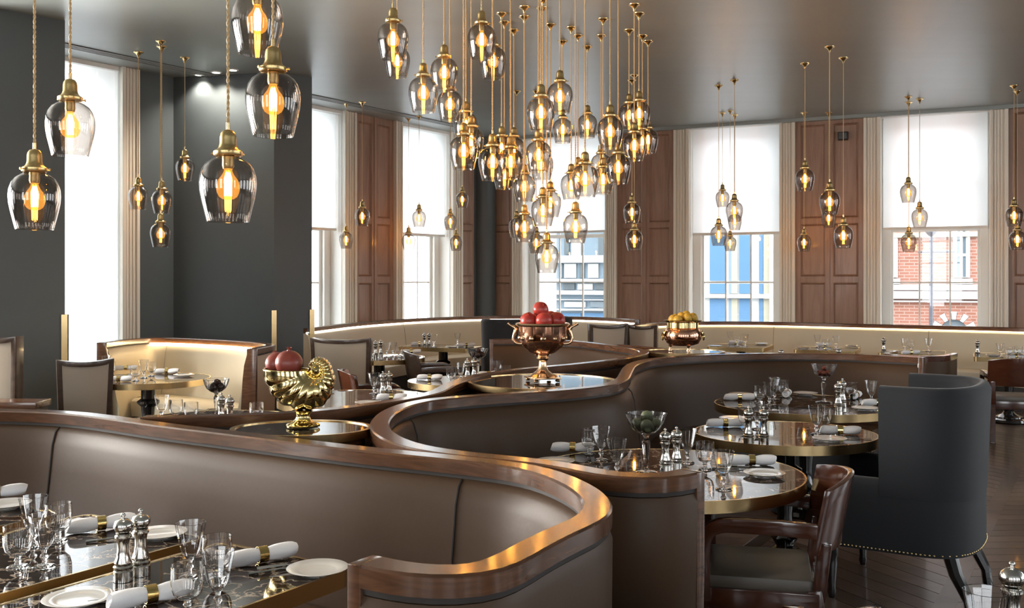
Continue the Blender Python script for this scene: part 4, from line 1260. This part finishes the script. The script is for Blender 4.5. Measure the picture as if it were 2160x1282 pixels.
# crystal compotes and what lies in them
def ball(r, name, mat, squash=.92, seg=18, bumps=0.0):
    prof = [(r * math.sin(PI * k / 12) * (1 + bumps * math.sin(k * 2.1)), r * squash * -math.cos(PI * k / 12)) for k in range(13)]
    prof[0] = (.0003, prof[0][1]); prof[-1] = (.0003, prof[-1][1])
    me = MB().lathe(prof, seg, rib=(lambda a, z: 1 + .02 * math.sin(5 * a)) if bumps else None).mesh(name, 80)
    me.materials.append(mat)
    return me
fig_m = ball(.030, 'green_fig', M['fig']); plum_m = ball(.026, 'dark_plum', M['plum']); sweet_m = ball(.017, 'red_sweet', M['petals'])
def compote(x, y, where, me, nm, cat, n, rr, scale=1.0, desc=''):
    p = P(x, y, TZ)
    place('compote', (p.x, p.y, TZ), 0, scale, 'cut crystal compote on ' + where)
    spots = [(math.cos(2 * PI * i / (n - 1)) * rr, math.sin(2 * PI * i / (n - 1)) * rr, .178) for i in range(n - 1)] + [(0.004, 0, .178 + rr * .9)]
    L = []
    for (dx, dy, dz) in spots:
        o = bpy.data.objects.new(nm, me); COL.objects.link(o)
        o.location = (p.x + dx * scale, p.y + dy * scale, TZ + (dz + me['rad']) * scale); o.rotation_euler = (random.random(), random.random(), random.random())
        o['category'] = cat; o['group'] = nm.replace('_', ' ') + 's in the compote on ' + where
        L.append(o)
    L.sort(key=lambda o: sx_of(o.location))
    for i, o in enumerate(L):
        o['label'] = '%s in the compote on %s' % ('leftmost ' + desc if i == 0 else 'rightmost ' + desc if i == len(L) - 1 else '%s %s from left' % (ORD[i], desc), where.replace('the round table in the far right booth', 'the far right booth table'))
fig_m['rad'] = .012; plum_m['rad'] = .010; sweet_m['rad'] = .004
compote(1363, 998, 'the nearest round table', fig_m, 'green_fig', 'fig', 5, .034, 1.12, 'green fig')
compote(1738, 849, 'the round table in the far right booth', sweet_m, 'red_sweet', 'sweet', 8, .030, 1.12, 'red sweet')
compote(1008, 800, 'the round table left of the urn', plum_m, 'dark_plum', 'plum', 5, .032, 1.12, 'dark plum')
compote(456, 880, 'the table behind the left partition', plum_m, 'dark_plum', 'plum', 4, .028, 1.0, 'dark plum')

# ------------------------------------------------------------------ brass nautilus bowl with pomegranates
sb = thing('shell_bowl', 'brass nautilus shell bowl on a round foot holding two pomegranates', 'bowl', (pc1.x - .005, pc1.y + .02, PZ + .004), R(4))
SHT = [(165, .030, .022), (90, .048, .034), (45, .052, .042), (0, .057, .052), (-45, .092, .068), (-90, .150, .082), (-115, .172, .086), (-150, .196, .087), (-182, .218, .090)]
def sh_at(phi, col):
    for (p0, *v0), (p1, *v1) in zip(SHT, SHT[1:]):
        if phi >= p1:
            t = (p0 - phi) / (p0 - p1); t = max(0, min(1, t)); t = t * t * (3 - 2 * t) * .5 + t * .5
            return v0[col] + (v1[col] - v0[col]) * t
    return SHT[-1][col + 1]
def shell(u, v):
    deg = 165 - u * 347                # from inside the curl, over the top, round the right and bottom to the mouth on the left
    phi = R(deg)
    a = 2 * PI * v
    rout, wdt = sh_at(deg, 0), sh_at(deg, 1)
    rin = .012 + .010 * u
    rc, rr = (rout + rin) / 2, (rout - rin) / 2
    fade = 1 - .95 * max(0, (u - .90) / .10)
    rib = 1 + .13 * abs(math.sin(phi * 10)) * fade
    x_r = rc + rr * math.cos(a) * (rib if math.cos(a) > 0 else 1)
    y = wdt * math.sin(a) * (1 + (rib - 1) * max(0, .4 + math.cos(a) * .6))
    return (.062 + x_r * math.cos(phi), y, .236 + x_r * math.sin(phi))
mbs = MB().grid(shell, 170, 28, cv=True)
mbs.f.append(tuple(range(28)))
sh = mbs.mesh('shell', 50)
sh.materials.append(M['shellbrass'])
so_ = link('shell', sh, None, sb)
md = so_.modifiers.new('thickness', 'SOLIDIFY'); md.thickness = .004; md.offset = 1
for sg in (-1, 1):
    MB().lathe([(.0005, .058), (.018, .052), (.030, .038), (.034, .018), (.0005, .010)], 24, T(.062, 0, .236) @ Matrix.Rotation(R(90) * sg, 4, 'X'), rib=lambda a, z: 1 + .10 * math.cos(12 * a)).obj('rosette', M['shellbrass'], sb, 50)
MB().lathe([(.0005, 0), (.066, 0), (.068, .008), (.060, .016), (.040, .022), (.030, .034), (.026, .048), (.034, .062), (.045, .068), (.0005, .070)], 40, T(.005, 0, 0), rib=lambda a, z: 1 + .04 * math.cos(24 * a)).obj('foot', M['shellbrass'], sb, 50)
pom = ball(.058, 'pomegranate', M['pomegranate'], .94, 24, .01)
crown = MB().lathe([(.012, .050), (.008, .056), (.008, .061), (.011, .067), (.007, .062), (.004, .056)], 10, rib=lambda a, z: 1 + .25 * math.cos(5 * a) * max(0, (z - .055) / .02)).mesh('calyx', 40); crown.materials.append(M['pomegranate'])
def fruit(name, label, cat, group, me, loc, rot, scale=1.0, calyx=None):
    o = thing(name, label, cat, loc, 0, group)
    o.rotation_euler = rot; o.scale = (scale,) * 3
    link('body', me, None, o)
    if calyx: link('calyx', calyx, None, o)
    return o
b0 = Vector((pc1.x - .005, pc1.y + .02, PZ))
fruit('pomegranate', 'larger front pomegranate in the brass shell bowl', 'pomegranate', 'pomegranates in the shell bowl', pom, b0 + Vector((-.050, -.018, .270)), (.15, .05, 0), .98, crown)
fruit('pomegranate', 'smaller pomegranate half hidden at the left of the shell bowl', 'pomegranate', 'pomegranates in the shell bowl', pom, b0 + Vector((-.110, .040, .262)), (-.5, -.4, 0), .90, crown)

# ------------------------------------------------------------------ copper urn with red fruit
ub = Vector((pc2.x - .005, pc2.y - .02, PZ + .004))
urn = thing('copper_urn', 'footed copper urn with gilt handles holding red fruit', 'urn', ub)
lob = lambda a, z: 1 + .022 * abs(math.cos(8 * a)) * (1 if .19 < z < .30 else .3)
MB().lathe([(.0005, .155), (.035, .157), (.075, .172), (.115, .205), (.138, .25), (.145, .30), (.147, .335), (.142, .335), (.133, .25), (.108, .21), (.07, .18), (.0005, .166)], 64, rib=lob).obj('bowl', M['copper'], urn, 45)
MB().lathe([(.139, .334), (.158, .332), (.166, .342), (.158, .351), (.140, .349)], 64, rib=lambda a, z: 1 + .012 * math.cos(36 * a), close=True).obj('rim', M['rosebrass'], urn, 50)
MB().lathe([(.0005, .022), (.085, .022), (.088, .032), (.060, .045), (.034, .065), (.024, .09), (.022, .115), (.034, .128), (.036, .138), (.028, .148), (.048, .158), (.0005, .160)], 40, rib=lambda a, z: 1 + .03 * math.cos(10 * a)).obj('stem', M['rosebrass'], urn, 45)
MB().box(-.088, .088, -.088, .088, .016, .026, rotz(R(20))).obj('foot_plate', M['rosebrass'], urn, 30, .004)
for k in range(4):
    a = R(65) + k * PI / 2
    MB().lathe([(.0005, 0), (.010, 0), (.015, .006), (.012, .013), (.008, .018), (.0005, .019)], 12, T(.098 * math.cos(a), .098 * math.sin(a), 0)).obj('ball_foot', M['rosebrass'], urn, 60)
for s in (-1, 1):
    pts = arc((s * .125, 0, .225), (s * .20, 0, .22), (s * .168, 0, .29), 6) + arc((s * .168, 0, .29), (s * .15, 0, .325), (s * .195, 0, .335), 6)[1:] + [(s * .212, 0, .348)]
    MB().tube(pts, [.009] * 6 + [.012] * 5 + [.009, .007, .011][:len(pts) - 11], 8).obj('handle', M['rosebrass'], urn, 60)
for k in range(12):
    a = 2 * PI * k / 12
    MB().lathe([(.0005, 0), (.016, .003), (.012, .010), (.0005, .013)], 10, T(.138 * math.cos(a), .138 * math.sin(a), .262) @ rotz(a) @ Matrix.Rotation(R(90), 4, 'Y')).obj('rosette', M['rosebrass'], urn, 60)
redm = ball(.050, 'red_fruit', M['redfruit'], .95, 20, .015)
rc_ = MB().lathe([(.008, .042), (.007, .050), (.011, .058), (.006, .050)], 8).mesh('calyx', 40); rc_.materials.append(M['redfruit'])
RED = [((-.085, -.03, .365), 'leftmost red fruit in the copper urn'), ((.005, -.07, .368), 'front middle red fruit in the copper urn'), ((.085, -.02, .367), 'rightmost red fruit in the copper urn'),
       ((-.012, .0, .432), 'topmost red fruit crowning the copper urn'), ((-.03, .07, .365), 'red fruit at the back of the urn, left of its middle'), ((.05, .07, .372), 'red fruit at the back of the urn, right of its middle')]
for i, (q, lb) in enumerate(RED):
    fruit('red_fruit', lb, 'fruit', 'red fruit in the copper urn', redm, ub + Vector(q), (random.uniform(-1.2, 1.2), random.uniform(-1.2, 1.2), 0), random.uniform(.95, 1.05), rc_)

# ------------------------------------------------------------------ copper pot with yellow fruit
qb = Vector((pc3.x, pc3.y, PZ + .004))
pot = thing('copper_pot', 'round copper pot with brass collar and lion feet holding yellow fruit', 'pot', qb)
MB().lathe([(.0005, .045), (.09, .047), (.135, .065), (.157, .105), (.160, .145), (.145, .185), (.130, .20), (.125, .20), (.14, .18), (.152, .14), (.148, .105), (.125, .07), (.08, .055), (.0005, .053)], 48).obj('body', M['copper'], pot, 50)
MB().lathe([(.128, .198), (.136, .200), (.136, .245), (.150, .252), (.160, .262), (.156, .266), (.130, .262), (.126, .20)], 64, rib=lambda a, z: 1 + (.02 * math.cos(20 * a) if z > .247 else .008 * math.cos(40 * a)), close=True).obj('collar', M['shellbrass'], pot, 40)
for k in range(3):
    a = R(-90) + k * 2 * PI / 3 + .3
    MB().lathe([(.0005, 0), (.016, 0), (.018, .008), (.010, .02), (.012, .035), (.02, .055), (.0005, .065)], 12, T(.105 * math.cos(a), .105 * math.sin(a), 0)).obj('foot', M['rosebrass'], pot, 60)
for s in (-1, 1):
    MB().lathe([(.0005, 0), (.03, .002), (.026, .012), (.0005, .02)], 16, T(s * .155, -.02, .155) @ rotz(0 if s > 0 else PI) @ Matrix.Rotation(R(90), 4, 'Y')).obj('mask', M['shellbrass'], pot, 60)
    MB().tube([(s * .175, -.02 + .030 * math.cos(2 * PI * k / 16), .125 + .030 * math.sin(2 * PI * k / 16)) for k in range(16)], .005, 6, closed=True).obj('ring_handle', M['shellbrass'], pot, 60)
qm = ball(.036, 'yellow_fruit', M['quince'], 1.08, 18, .02)
YEL = [((-.09, -.03, .275), 'leftmost yellow fruit in the copper pot'), ((-.055, -.075, .270), 'second yellow fruit from the left in the copper pot'), ((-.015, -.03, .298), 'plump yellow fruit left of the middle of the pot'), ((.03, -.07, .288), 'yellow fruit at the front middle of the pot'),
       ((.078, -.04, .292), 'right front yellow fruit in the copper pot'), ((.10, .02, .272), 'rightmost yellow fruit in the copper pot'), ((.035, .035, .305), 'highest yellow fruit at the back of the pot'), ((-.05, .06, .280), 'yellow fruit at the back left of the pot')]
for i, (q, lb) in enumerate(YEL):
    fruit('yellow_fruit', lb, 'fruit', 'yellow fruit in the copper pot', qm, qb + Vector(q), (random.uniform(-.8, .8), random.uniform(-.8, .8), 0), random.uniform(.95, 1.1))

# ------------------------------------------------------------------ pendant lamps
sh_out = [(.044, .006), (.046, -.002), (.060, -.009), (.078, -.022), (.092, -.043), (.100, -.068), (.1025, -.095), (.1005, -.125), (.0935, -.160), (.0845, -.197), (.0755, -.235)]
sh_in = [(r - .0028, z) for r, z in sh_out]
shade_me = MB().lathe(sh_out + [(.0741, -.2375)] + sh_in[::-1], 40).mesh('glass_shade', 60); shade_me.materials.append(M['smoke'])
cap_me = MB().lathe([(.0005, .006), (.050, .006), (.052, .010), (.052, .020), (.048, .024), (.040, .028), (.034, .036), (.030, .048), (.0295, .072), (.027, .086), (.020, .096), (.010, .100), (.0005, .1005)], 32).mesh('brass_cap', 40); cap_me.materials.append(M['agedbrass'])
grip_me = MB().lathe([(.0075, .099), (.0075, .126), (.005, .128), (.0005, .128)], 14).mesh('cord_grip', 40); grip_me.materials.append(M['brass'])
scr = MB()
scr.lathe([(.0005, 0), (.003, 0), (.003, .010), (.0055, .011), (.0055, .016), (.0005, .017)], 10, T(.050, 0, .014) @ Matrix.Rotation(R(90), 4, 'Y'))
screw_me = scr.mesh('screw', 40); screw_me.materials.append(M['agedbrass'])
sock_me = MB().lathe([(.0005, .004), (.0205, .004), (.0215, -.005), (.0205, -.010), (.0215, -.030), (.018, -.043), (.0005, -.043)], 20).mesh('lamp_socket', 40); sock_me.materials.append(M['agedbrass'])
bulb_me = MB().lathe([(.014, -.040), (.0155, -.052), (.022, -.066), (.034, -.082), (.0405, -.100), (.042, -.114), (.0395, -.130), (.032, -.145), (.020, -.1535), (.0005, -.1565)], 24).mesh('bulb', 70); bulb_me.materials.append(M['bulb'])
fb = MB()
N = 9
pts = []
for k in range(N):
    a = 2 * PI * k / N
    a2 = a + PI / N
    pts += [(.006 * math.cos(a), .006 * math.sin(a), -.056), (.0135 * math.cos(a), .0135 * math.sin(a), -.080), (.0125 * math.cos(a2), .0125 * math.sin(a2), -.142), (.0125 * math.cos(a2 + .1), .0125 * math.sin(a2 + .1), -.142), (.0135 * math.cos(a2 + .2), .0135 * math.sin(a2 + .2), -.080)]
fb.tube(pts, .0012, 4, closed=True)
fil_me = fb.mesh('filament', 0); fil_me.materials.append(M['fil'])
can_me = MB().lathe([(.0005, 0), (.052, 0), (.050, -.006), (.030, -.016), (.020, -.030), (.012, -.040), (.010, -.055), (.006, -.062), (.0005, -.063)], 24).mesh('ceiling_rose', 40); can_me.materials.append(M['brass'])
straight_me = MB().tube([(0, 0, 0), (0, 0, 1)], .0035, 6).mesh('cord', 60); straight_me.materials.append(M['cord'])
def twisted(L, n_per_m=24, r=.0032):
    mb = MB()
    n = max(8, int(L * n_per_m * 8))
    for ph in (0, PI):
        mb.tube([(r * math.cos(ph + 2 * PI * L * n_per_m * i / n), r * math.sin(ph + 2 * PI * L * n_per_m * i / n), L * i / n) for i in range(n + 1)], r, 5)
    me = mb.mesh('cord', 60); me.materials.append(M['cord'])
    return me
HUNG = []
def pendant(cx, y0, y1, wpx, label, group, dmax=99):
    d0 = min(430.5 / wpx, dmax)
    for k in range(80):
        d = d0 * (1 + (.012 * ((k + 1) // 2)) * (-1 if k % 2 else 1))
        p = W(cx, y0, d)
        q = p.xy - CORNER
        if q.dot(NL) < .35 or q.dot(NR) < .35: continue
        gt = W(cx, (y0 + y1) / 2, d).z + .1165
        if all((p.xy - h[0]).length > (.225 if abs(gt - h[1]) < .39 else .12) for h in HUNG): break
    HUNG.append((p.xy.copy(), gt))
    sc = wpx * d / 430.5
    gtop = W(cx, (y0 + y1) / 2, d).z + .1165 * sc
    o = thing('pendant_lamp', label, 'pendant lamp', (p.x, p.y, gtop), random.uniform(0, 6.28), group)
    o.scale = (sc,) * 3
    for nm, me in (('glass_shade', shade_me), ('brass_cap', cap_me), ('cord_grip', grip_me), ('lamp_socket', sock_me)):
        c = link(nm, me, None, o)
        if nm == 'brass_cap' and wpx > 45:
            for k in range(3):
                s = link('screw', screw_me, None, c); s.rotation_euler = (0, 0, 2 * PI * k / 3)
    b = link('bulb', bulb_me, None, o)
    link('filament', fil_me, None, b)
    L = (CEIL - gtop) / sc
    rose = link('ceiling_rose', can_me, None, o); rose.location = (0, 0, L)
    if wpx > 40:
        c = link('cord', twisted(L - .125 - .06), None, o); c.location = (0, 0, .125)
    else:
        c = link('cord', straight_me, None, o); c.location = (0, 0, .125); c.scale = (1, 1, L - .125 - .06)
    return o
FRONT = [(148, 213, 330, 99, 'second large smoked glass pendant from the left, before the bright window'), (73, 365, 482, 103, 'leftmost large smoked glass pendant, hanging against the near slate pier'), (481, 331, 466, 118, 'lowest and largest of the three big pendants before the pier face'),
         (576, 152, 287, 115, 'large pendant with black looking shade at the pier edge'), (543, -17, 117, 108, 'large pendant cut off by the top picture edge')]
for a in FRONT: pendant(*a[:4], a[4], 'large front pendants')
ALC = [(292, 393, 441, 41, 'small pendant left of the pair between window and pier'), (341, 400, 451, 42, 'small pendant upper one of the stacked pair before the pier'), (339, 472, 519, 43, 'small pendant lowest of four before the dark pier side'), (390, 334, 381, 40, 'small pendant highest and rightmost of four before the pier')]
for a in ALC: pendant(*a[:4], a[4], 'small pendants over the alcove')
FARL = [(764, 439, 477, 32, 'small pendant before the left oak panels'), (730, 490, 524, 29, 'small low pendant left of the left oak panels'), (884, 444, 479, 29, 'small pendant before the second left blind, upper one'), (862, 493, 527, 29, 'small pendant hanging below the second left blind'),
        (950, 453, 485, 27, 'small pendant at the right end of the second left blind'), (962, 497, 529, 27, 'small lowest pendant beside the far corner casing'), (975, 406, 438, 27, 'small pendant highest beside the dark far corner')]
for a in FARL: pendant(*a[:4], a[4], 'small pendants along the left windows', 14.6)
CL = [(829, 47, 126, 66), (838, 98, 165, 54), (893, 160, 239, 63), (937, 118, 195, 59), (949, 190, 256, 54), (1016, 48, 127, 61), (1040, 97, 168, 57), (1141, 204, 278, 60), (1181, 170, 243, 55), (1187, 246, 306, 43), (1239, 237, 295, 42), (1287, 245, 315, 56), (1348, 212, 273, 48), (1327, 217, 274, 45),
      (1338, 281, 339, 49), (1355, 272, 329, 44), (1367, 268, 327, 43), (978, 287, 357, 60), (994, 268, 334, 54), (983, 238, 300, 52), (1039, 311, 380, 60), (1077, 312, 379, 55), (1058, 286, 348, 48), (1064, 342, 401, 47), (1084, 287, 345, 45), (1136, 299, 362, 55), (1143, 322, 381, 49),
      (1106, 367, 427, 48), (1145, 417, 478, 50), (1161, 403, 459, 46), (1106, 452, 512, 48), (1214, 450, 513, 53), (1153, 513, 577, 52), (1234, 348, 415, 58), (1205, 364, 424, 46), (1219, 350, 405, 44), (1272, 351, 413, 47), (1304, 326, 387, 53), (1268, 322, 380, 44), (1090, 462, 500, 34), (1131, 496, 532, 34)]
CL.sort(key=lambda a: a[2])
tiers = [CL[i:i + 7] for i in range(0, len(CL), 7)]
TN = ['top', 'second', 'third', 'fourth', 'fifth', 'lowest']
for ti, tr in enumerate(tiers):
    for i, a in enumerate(sorted(tr)):
        pos = 'first' if i == 0 else ORD[i]
        pendant(*a, 'amber lit pendant, %s from left in the %s tier of the central cluster' % (pos, TN[ti]), 'central pendant cluster')
RG = [(1333, 430, 470, 36, 'small pendant upper of two before the middle oak panels'), (1338, 487, 528, 36, 'small pendant lower of two before the middle oak panels'),
      (1524, 403, 436, 29, 'small pendant highest of five before the middle window blind'), (1549, 424, 469, 36, 'small pendant largest of five before the middle window blind'), (1550, 452, 485, 29, 'small pendant hidden behind the largest one at the middle window'), (1516, 477, 518, 35, 'small pendant leftmost of five at the middle window'), (1540, 499, 529, 26, 'small pendant lowest of five at the middle window'),
      (1698, 357, 402, 39, 'pendant highest of five before the right oak panels'), (1750, 405, 451, 42, 'pendant in the middle of five before the right oak panels'), (1748, 445, 479, 30, 'pendant half hidden in the middle of the right oak panels'), (1696, 496, 530, 29, 'pendant lowest left of five before the right oak panels'), (1779, 478, 522, 40, 'pendant lowest right of five before the right oak panels'),
      (1916, 391, 425, 33, 'pendant highest of three at the rightmost window'), (1940, 443, 477, 33, 'pendant rightmost of three at the rightmost window'), (1917, 495, 529, 32, 'pendant lowest of three at the rightmost window'),
      (2139, 439, 475, 35, 'pendant upper of two at the right picture edge'), (2146, 490, 524, 34, 'pendant lower of two at the right picture edge')]
for a in RG: pendant(*a[:4], a[4], 'small pendants along the right windows', 14.3)
